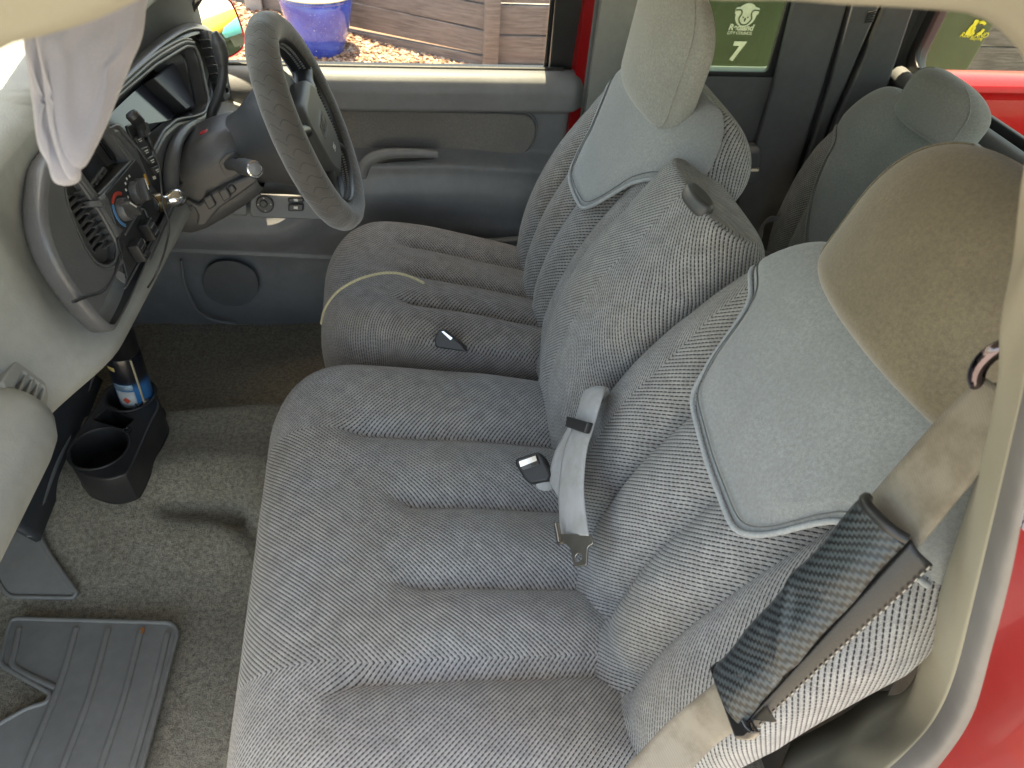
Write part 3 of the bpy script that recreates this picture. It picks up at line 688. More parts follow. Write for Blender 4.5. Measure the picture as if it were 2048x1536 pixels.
spo = shape('speaker_grille', LP, [spk], .006, plastic('speaker_mesh', (.125, .128, .132), .7, grain=900, gs=.8), door, h0=-.006, bevel=.002)
tube('pocket_seam', [LP.hit(x, y, .0) for x, y in ((362, 520), (372, 575), (395, 620), (425, 640), (470, 648))], .004, M_door, door, n=50, seg=8)
for k in range(4): tube('sill_groove', [Pl((0, DY + .002, 0), (0, -1, 0)).hit(x, y + k * 5) for x, y in ((470, 628), (560, 632), (660, 636))], .0018, M_dark, door, n=12, seg=6)
# glass and its frame
GW = Pl((0, 1.655, .69), (0, -1, -.12), (1, 0, 0))
win = [(-.50, 0.0), (.405, 0.0), (.385, .42), (-.17, .42)]
shape('window_glass', GW, [rnd([(p[0], p[1]) for p in win], .02)], .004, M_clear, door, h0=-.006)
shape('window_frame', GW, [rnd([(-.54, -.02), (.455, -.02), (.43, .455), (-.19, .455)], .02), rnd([(-.475, .006), (.372, .006), (.352, .41), (-.16, .41)], [.02, .012, .03, .02])], .02, M_black, door, h0=-.002, bevel=.004)
tube('sill_weatherstrip', [(-.5, DY + .004, .697), (0, DY + .003, .6965), (.40, DY + .003, .697)], .008, M_black, door, n=20)
tube('run_channel', [GW.p(.362, .0, .02), GW.p(.350, .4, .02)], .006, M_gloss, door, n=8)
# red pillar edge between the door and the cab side
rp = slab('pillar_paint_strip', [(.425, 1.60, .52), (.452, 1.602, .52), (.452, 1.602, 1.2), (.425, 1.60, 1.2)], M_red, .05)
slab('pillar_trim_strip', [(.4535, 1.575, .30), (.60, 1.56, .30), (.60, 1.555, 1.22), (.4535, 1.57, 1.22)], M_apil, .03)
slab('pillar_trim_cover', [(.603, 1.56, .30), (.655, 1.59, .30), (.655, 1.585, 1.22), (.603, 1.555, 1.22)], M_panel, .02)
slab('far_rocker_wall', [(-.7, 1.63, -.1), (.5, 1.63, -.1), (.5, 1.63, .06), (-.7, 1.63, .06)], M_panel, .03)
slab('far_cowl_wall', [(-1.0, 1.62, -.1), (-.56, 1.62, -.1), (-.56, 1.62, .72), (-1.0, 1.62, .72)], M_door, .03)
slab('far_cant_wall', [(-.2, 1.585, 1.10), (.5, 1.585, 1.10), (.5, 1.55, 1.26), (-.2, 1.55, 1.26)], M_apil, .03)
# ================================================================== DASHBOARD
dash = thing('dashboard', 'grey dashboard with charcoal centre bezel, vents, radio, knobs and instrument hood', 'dashboard', (-.45, .9, .6))
DB = Pl((-.385, .95, .75), (1, -.09, .2), (0, 1, 0))          # face of the charcoal bezel (u = across, v = up)
def face_x(Y, Z): return -.3205 + .09 * Y - .2 * Z
ys = np.r_[np.linspace(.17, .60, 14), np.linspace(.63, .84, 14), np.linspace(.87, 1.62, 26)]
P = np.zeros((len(ys), 60, 3)); 
for i, y in enumerate(ys):
    k = float(sst(.62, .80, y)); xf = (-.475) * (1 - k) + (face_x(y, .75) - .03) * k
    hood = float(sst(1.0, 1.12, y) * (1 - sst(1.5, 1.6, y)))
    lip = .034 + .014 * k
    rc = .02 * float(sst(.74, .80, y)) + .09 * float(sst(.96, 1.02, y) * (1 - sst(1.53, 1.60, y)))
    prof = [(-1.10, .815), (xf - .40, .865), (xf - .18, .885), (xf - .07, .885 + .01 * hood), (xf - .015 + .0 * k, .865 + .01 * hood), (xf + .004 - rc, .835), (xf + .006 - rc, .77), (xf + .014 - rc, .70), (xf + .03 - .6 * rc, .655), (xf + lip, .632), (xf + lip + .002, .620), (xf + lip - .012, .606), (xf - .02, .585), (xf - .15, .56), (xf - .35, .50)]
    q = spline(prof, 60); P[i, :, 0] = q[:, 0]; P[i, :, 1] = y; P[i, :, 2] = q[:, 1]
body = gridobj('dash_body', P, M_grey, dash, sharp=180, flip=True)
# knee roll and outer vent on the passenger side
kr = lathe('knee_bolster', [(.0, .0), (.030, .004), (.046, .014), (.055, .034), (.058, .06), (.059, .2), (.060, .52)], M_grey, dash, o=(-.455, .655, .648), axis=(-.05, -1, .02), seg=40)
VP = Pl(at(52, 770, X=-.437), (1, .15, .42), (0, 1, 0))
def vent(name, pl, outline, slots, depth, mf, ms, par, lean=0):
    """louvre: frame with real openings, dark duct behind and tilted slats"""
    f = pxshape(name, pl, outline, depth, mf, par, h0=-depth, bevel=.002, holes=slots, r=.0025)
    return f
slv = [[(46 + i * 12, 742 + i * 9), (54 + i * 12, 748 + i * 9), (38 + i * 14, 782 + i * 9), (31 + i * 14, 774 + i * 9)] for i in range(4)]
vo = vent('lower_vent', VP, [(5, 762), (40, 706), (62, 708), (84, 738), (98, 790), (94, 832), (80, 826), (46, 790), (10, 775)], slv, .022, M_grey, M_grey, dash)
pxshape('vent_duct', VP, [(8, 760), (40, 710), (60, 712), (90, 770), (92, 826)], .004, M_black, vo, h0=-.026)
# charcoal bezel with openings
bez = [(98, 318), (86, 370), (84, 430), (97, 490), (126, 552), (162, 602), (190, 636), (216, 660), (232, 660), (250, 628), (268, 592), (300, 518), (332, 440), (352, 396), (392, 330), (420, 262), (446, 205), (452, 140), (440, 92), (412, 64), (380, 62), (312, 100), (232, 178), (150, 258)]
opening = [(190, 232), (250, 180), (310, 130), (372, 92), (388, 94), (398, 118), (416, 206), (408, 226), (388, 234), (352, 240), (326, 262), (306, 300), (296, 330), (276, 300), (232, 248), (215, 262)]
ventop = [(128, 352), (148, 345), (205, 425), (240, 490), (238, 520), (222, 534), (196, 528), (170, 492), (138, 410)]
radio = [(178, 262), (205, 243), (262, 322), (196, 392), (150, 330)]
def uvs(px): return np.array([DB.px(x, y) for x, y in px])
bo = shape('bezel', DB, [spline(uvs(bez), 120, True), rnd(uvs(opening), .012), rnd(uvs(ventop), .014), rnd(uvs(radio), .006)], .03, M_bezel, dash, h0=-.028, bevel=.008)
tube('bezel_lip', [DB.p(u, v, .0008) for u, v in rnd(uvs(opening), .012)], .0032, M_bezel, bo, closed=True, seg=8)
tube('bezel_lip', [DB.p(u, v, -.003) for u, v in rnd(uvs(ventop), .014)], .003, M_bezel, bo, closed=True, seg=8)
tube('bezel_lip', [DB.p(u, v, -.001) for u, v in rnd(uvs(radio), .006)], .0022, M_bezel, bo, closed=True, seg=8)
# panel joint between the upper bezel and the ashtray below
tube('bezel_joint', [DB.hit(x, y, .0015) for x, y in ((146, 604), (175, 592), (203, 583), (222, 560), (238, 520), (246, 490))], .0022, M_black, bo, n=40, seg=6)
pxshape('ashtray_notch', DB, [(232, 542), (246, 548), (248, 568), (228, 552)], .002, M_door, bo, h0=.0006, r=.002)
# left vent: duct box and slats
pxshape('vent_duct', DB, [(125, 345), (150, 340), (245, 485), (240, 530), (195, 535), (135, 420)], .003, M_black, bo, h0=-.034)
vl = pxshape('vent_face', DB, [(133, 353), (147, 348), (204, 428), (236, 490), (234, 516), (220, 528), (198, 522), (173, 488), (142, 408)], .010, M_dark, bo, h0=-.022, r=.006, bevel=.002,
             holes=[[(146 + i * 7.2, 383 + i * 13.8 + 2), (165 + i * 6.9, 366 + i * 13.6 + 2), (169 + i * 6.9, 372.5 + i * 13.6), (149.5 + i * 7.2, 391 + i * 13.8)] for i in range(9)])
for i in range(9):
    a, b = DB.hit(147 + i * 7.2, 387 + i * 13.8, -.0115), DB.hit(168 + i * 6.9, 369 + i * 13.6, -.0115)
    box('vent_slat', (a + b) / 2, (np.linalg.norm(b - a), .0013, .012), M_bezel, vl, .0004, R=[(b - a) / np.linalg.norm(b - a), np.cross(DB.n, (b - a) / np.linalg.norm(b - a)), DB.n])
wheel_c = DB.hit(186, 410, -.006)
lathe('vent_thumbwheel', [(.0125, -.004), (.014, -.003), (.014, .003), (.0125, .004)], M_bezel, vl, o=wheel_c, axis=DB.ex * .55 + DB.ey * .8, seg=18, sharp=10)
# radio: dark glass screen, cassette slot, button bar
pxshape('radio_screen', DB, [(160, 326), (198, 276), (236, 330), (198, 372)], .006, M_gloss, bo, h0=-.022, r=.003, bevel=.001)
pxshape('radio_slot', DB, [(178, 262), (204, 246), (258, 320), (236, 330)], .010, M_black, bo, h0=-.026, r=.003, bevel=.001)
pxshape('radio_ridge', DB, [(196, 252), (202, 248), (250, 312), (244, 318)], .004, M_gloss, bo, h0=-.016, r=.001, bevel=.0008)
pxshape('radio_bar', DB, [(196, 372), (226, 330), (233, 334), (203, 380)], .006, M_bezel, bo, h0=-.02, r=.002, bevel=.001)
for a in (.2, .45, .7):
    x, y = 200 + 30 * a, 374 - 42 * a; pxshape('radio_button', DB, [(x, y), (x + 6, y - 8), (x + 9, y - 5), (x + 3, y + 3)], .003, M_dark, bo, h0=-.014, r=.001)
# light strip, switch column beside the radio
M_panelb = plastic('panel_black', (.03, .031, .033), .3, gs=.05)
sw = pxshape('switch_column', DB, [(250, 252), (268, 246), (334, 365), (318, 388), (300, 372)], .004, M_panelb, bo, h0=-.0015, r=.004, bevel=.001)
for i, (x, y) in enumerate(((268, 282), (281, 305), (293, 324), (303, 343))):
    pxshape('switch_key', DB, [(x - 5, y - 6), (x + 7, y - 12), (x + 14, y + 1), (x + 2, y + 8)], .004, M_panelb, sw, h0=.002, r=.002, bevel=.001)
    pxshape('switch_mark', DB, [(x, y - 2), (x + 6, y - 5), (x + 7, y - 3), (x + 1, y)], .0006, M_white, sw, h0=.0062)
    pxshape('switch_mark', DB, [(x + 2.5, y + 1.8), (x + 7, y - .5), (x + 8, y + 1), (x + 3.5, y + 3.3)], .0006, M_white, sw, h0=.0062)
M_amber = simple('amber_mark', (.75, .36, .05), .5)
pxshape('amber_mark', DB, [(283, 350), (286, 348), (294, 370), (291, 372)], .0008, M_amber, sw, h0=.003)
pxshape('lamp_symbol', DB, [(301, 354), (306, 352), (308, 358), (303, 360)], .0008, M_white, sw, h0=.003, r=.001)
# heater panel with two knobs
hp = pxshape('heater_panel', DB, [(208, 388), (268, 318), (300, 372), (246, 462), (228, 450)], .004, M_panelb, bo, h0=-.001, r=.004, bevel=.001)
def knob(x, y, rad, rot):
    c = np.array(DB.px(x, y)); o = lathe('heater_knob', [(rad, .0), (rad * .98, .006), (rad * .9, .010), (.0, .010)], M_bezel, hp, o=DB.p(c[0], c[1], .003), axis=DB.n, seg=28)
    ca, sa = math.cos(rot), math.sin(rot); L, W = rad * 1.15, rad * .42
    shape('knob_grip', DB, [rnd([c + np.array((ca * a - sa * b, sa * a + ca * b)) for a, b in ((-L * .7, -W), (L, -W * .35), (L, W * .35), (-L * .7, W))], .004)], .016, M_dark, o, h0=.008, bevel=.003)
    shape('knob_pointer', DB, [[c + np.array((ca * a - sa * b, sa * a + ca * b)) for a, b in ((L * .1, -.0008), (L * .9, -.0008), (L * .9, .0008), (L * .1, .0008))]], .001, M_white, o, h0=.0242)
    return c
c1 = knob(241, 420, .0165, 2.2); c2 = knob(266, 386, .0165, 1.2)
M_blue = simple('blue_mark', (.08, .22, .42), .5); M_redm = simple('red_mark', (.45, .05, .03), .5)
def arc(c, r0, r1, a0, a1, mat, nm, par):
    a = np.linspace(a0, a1, 20); lp = np.r_[np.c_[c[0] + r1 * np.cos(a), c[1] + r1 * np.sin(a)], np.c_[c[0] + r0 * np.cos(a[::-1]), c[1] + r0 * np.sin(a[::-1])]]
    shape(nm, DB, [lp], .0008, mat, par, h0=.0032)
arc(c1, .020, .0245, 2.3, 4.0, M_blue, 'cold_arc', hp); arc(c1, .020, .0250, .7, 2.25, M_redm, 'hot_arc', hp)
for k in range(7):
    a = 1.2 + k * .42; q = c2 + .0235 * np.array([math.cos(a), math.sin(a)]); shape('fan_mark', DB, [q + .0016 * np.array([(1, -1), (1, 1), (-1, 1), (-1, -1)])], .0006, M_white, hp, h0=.0032)
# power sockets, adaptor and lighter along the bottom
lo = pxshape('socket_panel', DB, [(232, 478), (300, 380), (322, 418), (252, 560)], .004, M_panelb, bo, h0=-.001, r=.004, bevel=.001)
tube('socket_rim', [DB.hit(x, y, .003) for x, y in ((250, 470), (264, 446), (276, 425), (284, 418), (291, 424), (302, 462))], .0018, M_bezel, lo, n=36, seg=6)
for x, y in ((284, 461), (264, 503)):
    c = DB.px(x, y); s_ = shape('usb_adaptor', DB, [rnd([np.array(c) + np.array(q) for q in ((-.011, -.014), (.011, -.014), (.011, .014), (-.011, .014))], .003)], .016, M_black, lo, h0=.003, bevel=.002)
    for dv in (-.006, .0, .006): shape('usb_slot', DB, [np.array(c) + np.array([(-.007, dv - .001), (.007, dv - .001), (.007, dv + .001), (-.007, dv + .001)])], .001, M_chrome if dv else M_gloss, s_, h0=.0188)
pxshape('worn_sticker', DB, [(262, 488), (272, 484), (282, 478), (286, 486), (276, 496), (266, 494)], .0008, simple('worn_sticker', (.55, .55, .53), .5), lo, h0=.0032, r=.002)
lc = DB.hit(308, 408, .002)
lg = lathe('lighter_plug', [(.013, .0), (.013, .012), (.010, .016), (.0085, .021), (.011, .026), (.0135, .032), (.0140, .040), (.012, .046), (.006, .050), (0, .0505)], M_chrome, dash, o=lc, axis=DB.n * .6 + DB.ex * .75 - DB.ey * .25, seg=28)
lathe('lighter_sleeve', [(.0142, .001), (.0142, .012), (.0138, .013)], simple('brass', (.33, .25, .15), .3, metal=1), lg, o=lc, axis=DB.n * .6 + DB.ex * .75 - DB.ey * .25, seg=28, close=False)
# chrome-edged lower rails
for (a, b) in (((300, 520), (352, 404)), ((294, 512), (345, 402)), ((250, 576), (330, 432))):
    tube('lower_rail', [DB.hit(*a, .001), DB.hit(*b, .001)], .0018, M_bezel, bo, n=8, seg=6)
# instrument cluster in its recess
ci = [(188, 236), (312, 124), (392, 92), (420, 210), (404, 236), (330, 262), (300, 330), (280, 308)]
M_lens = NT('gauge_lens').fin((.05, .055, .075), .12, spec=.6)
cl = pxshape('cluster_back', DB, ci, .004, M_dark, dash, h0=-.085)
CW = [uvs(opening), uvs(opening)]
wall = []
op = rnd(uvs(opening), .012); c0 = op.mean(0)
for t in np.linspace(0, 1, 6): wall.append([DB.p(*(op[k] * (1 - .08 * t) + c0 * .08 * t), -.028 - .055 * t) for k in range(len(op))])
gridobj('cluster_wall', np.array(wall), M_dark, cl, closed_v=True, flip=True)
LN = Pl(DB.hit(300, 210, -.062), DB.n + DB.ey * .35, (0, 1, 0))
pxshape('gauge_lens', LN, [(196, 250), (260, 190), (286, 168), (352, 226), (330, 252), (300, 312), (284, 300)], .003, M_lens, cl, r=.008)
pxshape('cluster_wing', LN, [(292, 164), (370, 106), (380, 112), (396, 222), (386, 228), (360, 226)], .022, plastic('cluster_wing_plastic', (.10, .105, .13), .3, gs=.05), cl, h0=.0, r=.006, bevel=.003)
pxshape('cluster_rib', LN, [(284, 170), (291, 164), (362, 226), (352, 232)], .026, M_dark, cl, r=.002, bevel=.002)
# hood lines above the cluster
for dv, rr in ((.010, .0035), (.020, .0030)):
    tube('hood_bead', [DB.hit(x - dv * 500, y - dv * 600, .001) for x, y in ((205, 222), (260, 172), (318, 122), (370, 92), (392, 92))], rr, M_bezel, bo, n=50, seg=8)
hood = []
for t in np.linspace(0, 1, 12):
    a = t * math.pi / 2; hood.append([DB.hit(x - 9 * math.sin(a), y - 13 * math.sin(a), -.045 * (1 - math.cos(a)) * 2.2 + .0) for x, y in spline([(118, 292), (170, 242), (232, 180), (312, 104), (372, 64), (412, 64), (440, 90), (452, 138)], 50)])
gridobj('instrument_hood', np.array(hood), M_bezel, dash, flip=False, sharp=180, solid=.003)
# far side vent by the door
fv = pxshape('far_vent', DB, [(398, 62), (416, 66), (440, 128), (446, 196), (434, 206), (424, 160)], .02, M_dark, bo, h0=-.004, r=.004, bevel=.002, holes=[[(407 + i * 4.6, 76 + i * 17), (416 + i * 4.3, 78 + i * 17), (419 + i * 4.0, 86 + i * 17), (410 + i * 4.4, 86 + i * 17)] for i in range(7)])
for i in range(7):
    a, b = DB.hit(405 + i * 4.8, 79 + i * 17, .012), DB.hit(419 + i * 4.1, 81 + i * 17, .012); e = (b - a) / np.linalg.norm(b - a)
    box('vent_slat', (a + b) / 2, (np.linalg.norm(b - a), .0015, .014), M_bezel, fv, R=[e, np.cross(DB.n, e), DB.n])
# cable microphone clipped by the cluster
mic = thing('clip_microphone', 'small black lapel microphone clipped beside the instrument cluster', 'microphone', tuple(DB.hit(270, 250, .02)))
m0, m1 = DB.hit(259, 224, .022), DB.hit(291, 260, .030); ax = (m1 - m0) / np.linalg.norm(m1 - m0); Lm = np.linalg.norm(m1 - m0)
lathe('microphone_body', [(0, 0), (.0075, .001), (.0095, .004), (.0095, Lm * .3)] + sum([[(.0085, Lm * (.34 + i * .05)), (.0095, Lm * (.36 + i * .05))] for i in range(6)], []) + [(.0075, Lm * .68), (.0045, Lm * .85), (.002, Lm)], M_black, mic, o=m0, axis=ax, seg=20, sharp=25)
pxshape('clip', DB, [(262, 250), (278, 246), (284, 268), (270, 278)], .008, M_black, mic, h0=.006, r=.003, bevel=.001)
tube('cable', [m1, DB.hit(303, 290, .034), DB.hit(318, 330, .04), DB.hit(322, 370, .045), DB.hit(326, 410, .055), DB.hit(338, 448, .06), DB.hit(330, 500, .055), DB.hit(312, 548, .04), DB.hit(296, 575, .015)], .0014, M_black, mic, n=60, seg=6)

# ================================================================== STEERING
WC = V3(-.135, 1.22, .74); TL_ = math.radians(20); WN = V3(math.cos(TL_), 0, math.sin(TL_)); WU = V3(-math.sin(TL_), 0, math.cos(TL_)); WY = V3(0, 1, 0)
wheel = thing('steering_wheel', 'steering wheel in a dark wavy-ribbed suede cover with stitched inner edge', 'steering wheel', tuple(WC))
def wp(r, a, n=0.0): return WC + (WY * math.cos(a) + WU * math.sin(a)) * r + WN * n
k = NT('suede_cover'); sep = k.n('ShaderNodeSeparateXYZ'); k.t.links.new(k.uvc(), sep.inputs[0])
wv = k.mth('FRACT', k.mth('ADD', k.mth('MULTIPLY', sep.outputs[0], 52.0), k.mth('MULTIPLY', k.mth('SINE', k.mth('MULTIPLY', sep.outputs[1], 190.0)), .32)))
ln = k.mth('SUBTRACT', 1.0, k.ramp(k.mth('ABSOLUTE', k.mth('SUBTRACT', wv, .5)), .02, .075)); sd = k.noise(700, 3, .7); sl2 = k.noise(18, 4)
M_suede = k.fin(k.mix(k.mth('MULTIPLY', ln, .55), k.mix(k.ramp(sl2, .35, .7), (.085, .078, .07), (.12, .11, .10)), (.035, .033, .032)), .9, k.bump(k.mth('SUBTRACT', k.mth('MULTIPLY', sd, .4), ln), .5, .0012), spec=.2, sheen=.5)
N1, N2, Rm = 180, 28, .160
P = np.zeros((N1, N2, 3)); U = np.zeros((N1, N2, 2))
for i in range(N1):
    a = 2 * math.pi * i / N1
    for j in range(N2):
        b = 2 * math.pi * j / N2; rr = .0245 + .0007 * math.sin(a * 23) * max(0, math.cos(b))
        P[i, j] = wp(Rm + rr * math.cos(b), a, rr * 1.05 * math.sin(b)); U[i, j] = (a * Rm, b * .0245)
v, f, uv = grid(P, True, True, U, flip=False)
me = mesh('rim_cover', v, f)
l = me.uv_layers.new(name='UVMap')
for pi_, poly in enumerate(me.polygons):
    for li in poly.loop_indices:
        vi = me.loops[li].vertex_index; i, j = divmod(vi, N2); fi, fj = divmod(pi_, N2)
        l.data[li].uv = ((i if not (fi == N1 - 1 and i == 0) else N1) * 2 * math.pi / N1 * Rm, (j if not (fj == N2 - 1 and j == 0) else N2) * 2 * math.pi / N2 * .0245)
rim = link('rim_cover', me, M_suede, wheel, 180)
M_leather = plastic('black_leather', (.02, .02, .021), .38, grain=600, gs=.2)
P = np.array([[wp(Rm - .0238 + .004 * math.cos(b) * 0 - .0035 * math.sin(b), 2 * math.pi * i / N1, .0165 * math.cos(b)) for b in np.linspace(0, math.pi, 9)] for i in range(N1)])
inn = gridobj('inner_leather', P, M_leather, wheel, closed_u=True, sharp=180)
vs, fs = [], []
for i in range(150):
    a = 2 * math.pi * i / 150
    for s_ in (-1, 1):
        c = wp(Rm - .0275, a + .006 * s_, .004 + .0035 * s_); ex_, ey_, ez_ = (wp(1, a + .01) - wp(1, a - .01)) / .02 * .0011, WN * .0022, (wp(1, a) - WC) * .0009
        b0 = len(vs); vs += [c + sx * ex_ + sy * ey_ + sz * ez_ for sx in (-1, 1) for sy in (-1, 1) for sz in (-1, 1)]
        fs += [tuple(b0 + q for q in ff) for ff in ((0, 1, 3, 2), (4, 6, 7, 5), (0, 4, 5, 1), (2, 3, 7, 6), (0, 2, 6, 4), (1, 5, 7, 3))]
st = link('stitching', mesh('stitching', vs, fs), simple('stitch_thread', (.22, .22, .22), .8), inn, None); st['kind'] = 'stuff'
# hub pad and spokes
HP = Pl(WC, WN, WY)
pad = shape('hub_pad', HP, [rnd([(-.085, .035), (-.06, .058), (.06, .058), (.085, .035), (.075, -.055), (.045, -.085), (-.045, -.085), (-.075, -.055)], .022)], .055, plastic('hub_plastic', (.075, .074, .072), .5, grain=500, gs=.2), wheel, h0=-.035, bevel=.012)
text('emblem', 'GMC', HP, 0.0, -.005, .026, simple('emblem_print', (.03, .03, .03), .4), pad, h=.0205, bold=.0004)
shape('emblem_frame', HP, [rnd([(-.034, -.017), (.034, -.017), (.034, .008), (-.034, .008)], .003), rnd([(-.032, -.015), (.032, -.015), (.032, .006), (-.032, .006)], .002)], .0008, M_chrome, pad, h0=.0203)
text('airbag_mark', 'SRS', HP, 0.0, -.048, .014, M_white, pad, h=.0205)
for a in (math.radians(20), math.radians(160), math.radians(-42), math.radians(222)):
    tube('spoke', [wp(.05, a, -.012), wp(.085, a, -.004), wp(.115, a, -.002), wp(.150, a, .0)], [.030, .024, .018, .019], M_leather, wheel, n=16, seg=14, flat=.62)
lathe('hub_shell', [(.10, -.012), (.098, -.03), (.088, -.06), (.074, -.085), (.064, -.105), (.060, -.125), (0, -.126)], M_dark, wheel, o=WC, axis=WN, seg=40)
# column shroud
colm = thing('steering_column', 'dark steering column shroud with wiper stalk and red hazard button', 'steering column', (-.3, 1.22, .6))
secs = []
for s_, hw, hu, hd, rr in ((.115, .058, .048, .055, .03), (.125, .064, .056, .062, .034), (.16, .068, .058, .072, .03), (.20, .070, .054, .080, .028), (.245, .070, .046, .088, .026), (.275, .064, .036, .09, .024), (.30, .05, .02, .085, .02)):
    c = WC - WN * s_; lp = rnd([(-hw, -hd * .8), (-hw * .8, -hd), (hw * .8, -hd), (hw, -hd * .8), (hw, hu * .5), (hw * .7, hu), (-hw * .7, hu), (-hw, hu * .5)], rr * .7, 4)
    secs.append([c + WY * q[0] + WU * q[1] for q in lp])
P = np.array(secs); sh = gridobj('shroud', P, M_dark, colm, closed_v=True, sharp=50, flip=False)
me = sh.data
CS = Pl(WC - WN * .2 - WY * .0705, -WY, -WN)          # side of the shroud facing the passenger
tube('shroud_seam', [WC - WN * s_ - WY * w_ - WU * (.025 + .06 * (s_ - .115)) for s_, w_ in ((.115, .06), (.14, .068), (.2, .0718), (.27, .067))], .0012, M_black, sh, n=16, seg=5)
pxshape('stalk_boot', CS, [(437, 325), (452, 308), (470, 303), (482, 320), (478, 345), (462, 355), (450, 352)], .003, M_dark, colm, h0=-.001, r=.006, bevel=.001)
st0 = CS.hit(462, 328, 0.0); st1 = at(510, 338, Y=1.065)
d_ = (st1 - st0) / np.linalg.norm(st1 - st0); Ls = np.linalg.norm(st1 - st0)
stk = lathe('stalk', [(.011, -.004), (.010, .004), (.009, Ls * .3), (.0125, Ls * .42), (.0135, Ls * .6), (.0130, Ls * .9), (.0122, Ls * .97), (.010, Ls), (0, Ls)], M_dark, colm, o=st0, axis=d_, seg=24)
lathe('stalk_ring', [(.0105, Ls - .001), (.0128, Ls - .001), (.0132, Ls + .001), (.0105, Ls + .0015)], M_chrome, stk, o=st0, axis=d_, seg=28, close=False)
lathe('stalk_cap', [(.0102, Ls), (.008, Ls + .0015), (0, Ls + .002)], M_door, stk, o=st0, axis=d_, seg=24)
M_hz = simple('hazard_red', (.45, .035, .04), .35)
hz = at(412, 271, Y=1.20); box('hazard_button', hz, (.014, .012, .016), M_hz, colm, .002, R=[WN, WY, WU])
tube('hazard_stem', [hz - WU * .004, hz - WU * .03], .004, M_dark, colm)
# lower lever block and key tongue
pxshape('tilt_block', CS, [(398, 405), (425, 380), (500, 345), (520, 355), (480, 385), (440, 412), (425, 430), (412, 447), (394, 446), (398, 425), (388, 408), (372, 392)], .040, M_dark, colm, h0=-.030, r=.006, bevel=.004)
for (a, b, c, e) in (((408, 388), (424, 381), (436, 402), (420, 412)), ((438, 374), (454, 366), (466, 386), (450, 396)), ((457, 366), (468, 362), (476, 374), (464, 381))):
    pxshape('lever_rib', CS, [a, b, c, e], .012, M_dark, colm, h0=.004, r=.004, bevel=.003)
# cowl ring where the column enters the dash
tube('column_cowl', [DB.hit(x, y, .012) for x, y in ((345, 400), (342, 360), (345, 318), (356, 282), (376, 256), (398, 246), (412, 262))], [.012, .012, .011, .009, .008, .007, .006], M_bezel, colm, n=50, seg=12)
# gear lever on the far side
tube('gear_lever', [at(420, 268, Y=1.31), at(424, 225, Y=1.33), at(440, 180, Y=1.34), at(446, 140, Y=1.35), at(442, 108, Y=1.355)], [.009, .0085, .008, .008, .009], M_dark, colm, n=30, seg=12)
tube('gear_knob', [at(445, 128, Y=1.345), at(441, 100, Y=1.35), at(432, 72, Y=1.35), at(428, 64, Y=1.35)], [.010, .013, .0125, .005], M_dark, colm, n=16, seg=14)

# ================================================================== SUN VISOR
vis = thing('sun_visor', 'lavender-grey fleece-covered sun visor hanging down close to the camera', 'sun visor', (-.15, .4, 1.2))
VS = Pl(at(170, 180, D=.37), -ray(230, 150) * 1.0 + V3(0, 0, 0), RT[:, 0])
M_fl = M_fleece
def cushioned(name, pl, pts, th, mat, par, h0=0.0, rings=9, n=120):
    """soft padded slab traced on a plane: outline shrinks along a rounded edge on both faces"""
    lp = spline([pl.px(x, y) for x, y in pts], n, True); c = lp.mean(0); R_ = []
    for t in np.linspace(-1, 1, 17):
        e = math.sqrt(max(0, 1 - t * t)); d = th * .5 * (1 - e); dv = lp - c; ln_ = np.linalg.norm(dv, axis=1)[:, None]
        R_.append([pl.p(q[0], q[1], h0 + th * .5 * t) for q in lp - dv / ln_ * d])
    P = np.array(R_); nr = len(R_)
    inner = []
    for s_ in np.linspace(.9, .05, 8):
        inner.append([pl.p(q[0], q[1], h0 + th * .5 + .0012 * math.sin(s_ * 9) * s_) for q in c + (np.array([pl.uv(p) for p in P[-1]]) - c) * s_])
    P = np.concatenate([P, np.array(inner)], 0); v, f, _ = grid(P, False, True, None, flip=False); f.append(tuple(range(len(v) - 1, len(v) - n - 1, -1))); f.append(tuple(range(n)))
    return link(name, mesh(name, v, f), mat, par, 180)
cushioned('visor_pad', VS, [(82, 60), (150, -20), (230, -60), (300, -70), (292, 20), (284, 76), (262, 130), (238, 190), (214, 250), (190, 300), (168, 335), (140, 338), (118, 300), (100, 220), (88, 140)], .016, M_fl, vis)
cushioned('visor_fold', VS, [(44, 70), (70, 20), (120, 30), (112, 120), (120, 220), (138, 300), (160, 345), (156, 368), (128, 376), (104, 366), (92, 330), (72, 290), (60, 200), (50, 130)], .018, M_fl, vis, h0=-.010)
cushioned('visor_fold', VS, [(72, 60), (100, 20), (130, 60), (130, 180), (150, 290), (162, 330), (158, 356), (138, 358), (118, 320), (98, 250), (84, 150)], .014, M_fl, vis, h0=-.001)
tube('visor_arm', [VS.p(*VS.px(180, -30), -.005), VS.p(*VS.px(200, -150), -.005)], .004, M_steel, vis)
# ================================================================== OUTSIDE
GZ = -.55
k = NT('driveway_concrete'); n1 = k.noise(3, 5, .6); n2 = k.noise(40, 4, .6)
M_conc = k.fin(k.mix(k.ramp(k.mth('ADD', k.mth('MULTIPLY', n1, .6), k.mth('MULTIPLY', n2, .4)), .35, .7), (.20, .19, .175), (.31, .298, .28)), .9, k.bump(n2, .4, .004))
gnd = link('ground', mesh('ground', [(-120, -120, GZ), (120, -120, GZ), (120, 120, GZ), (-120, 120, GZ)], [(0, 1, 2, 3)]), M_conc, None, None); tag(gnd, kind='structure')
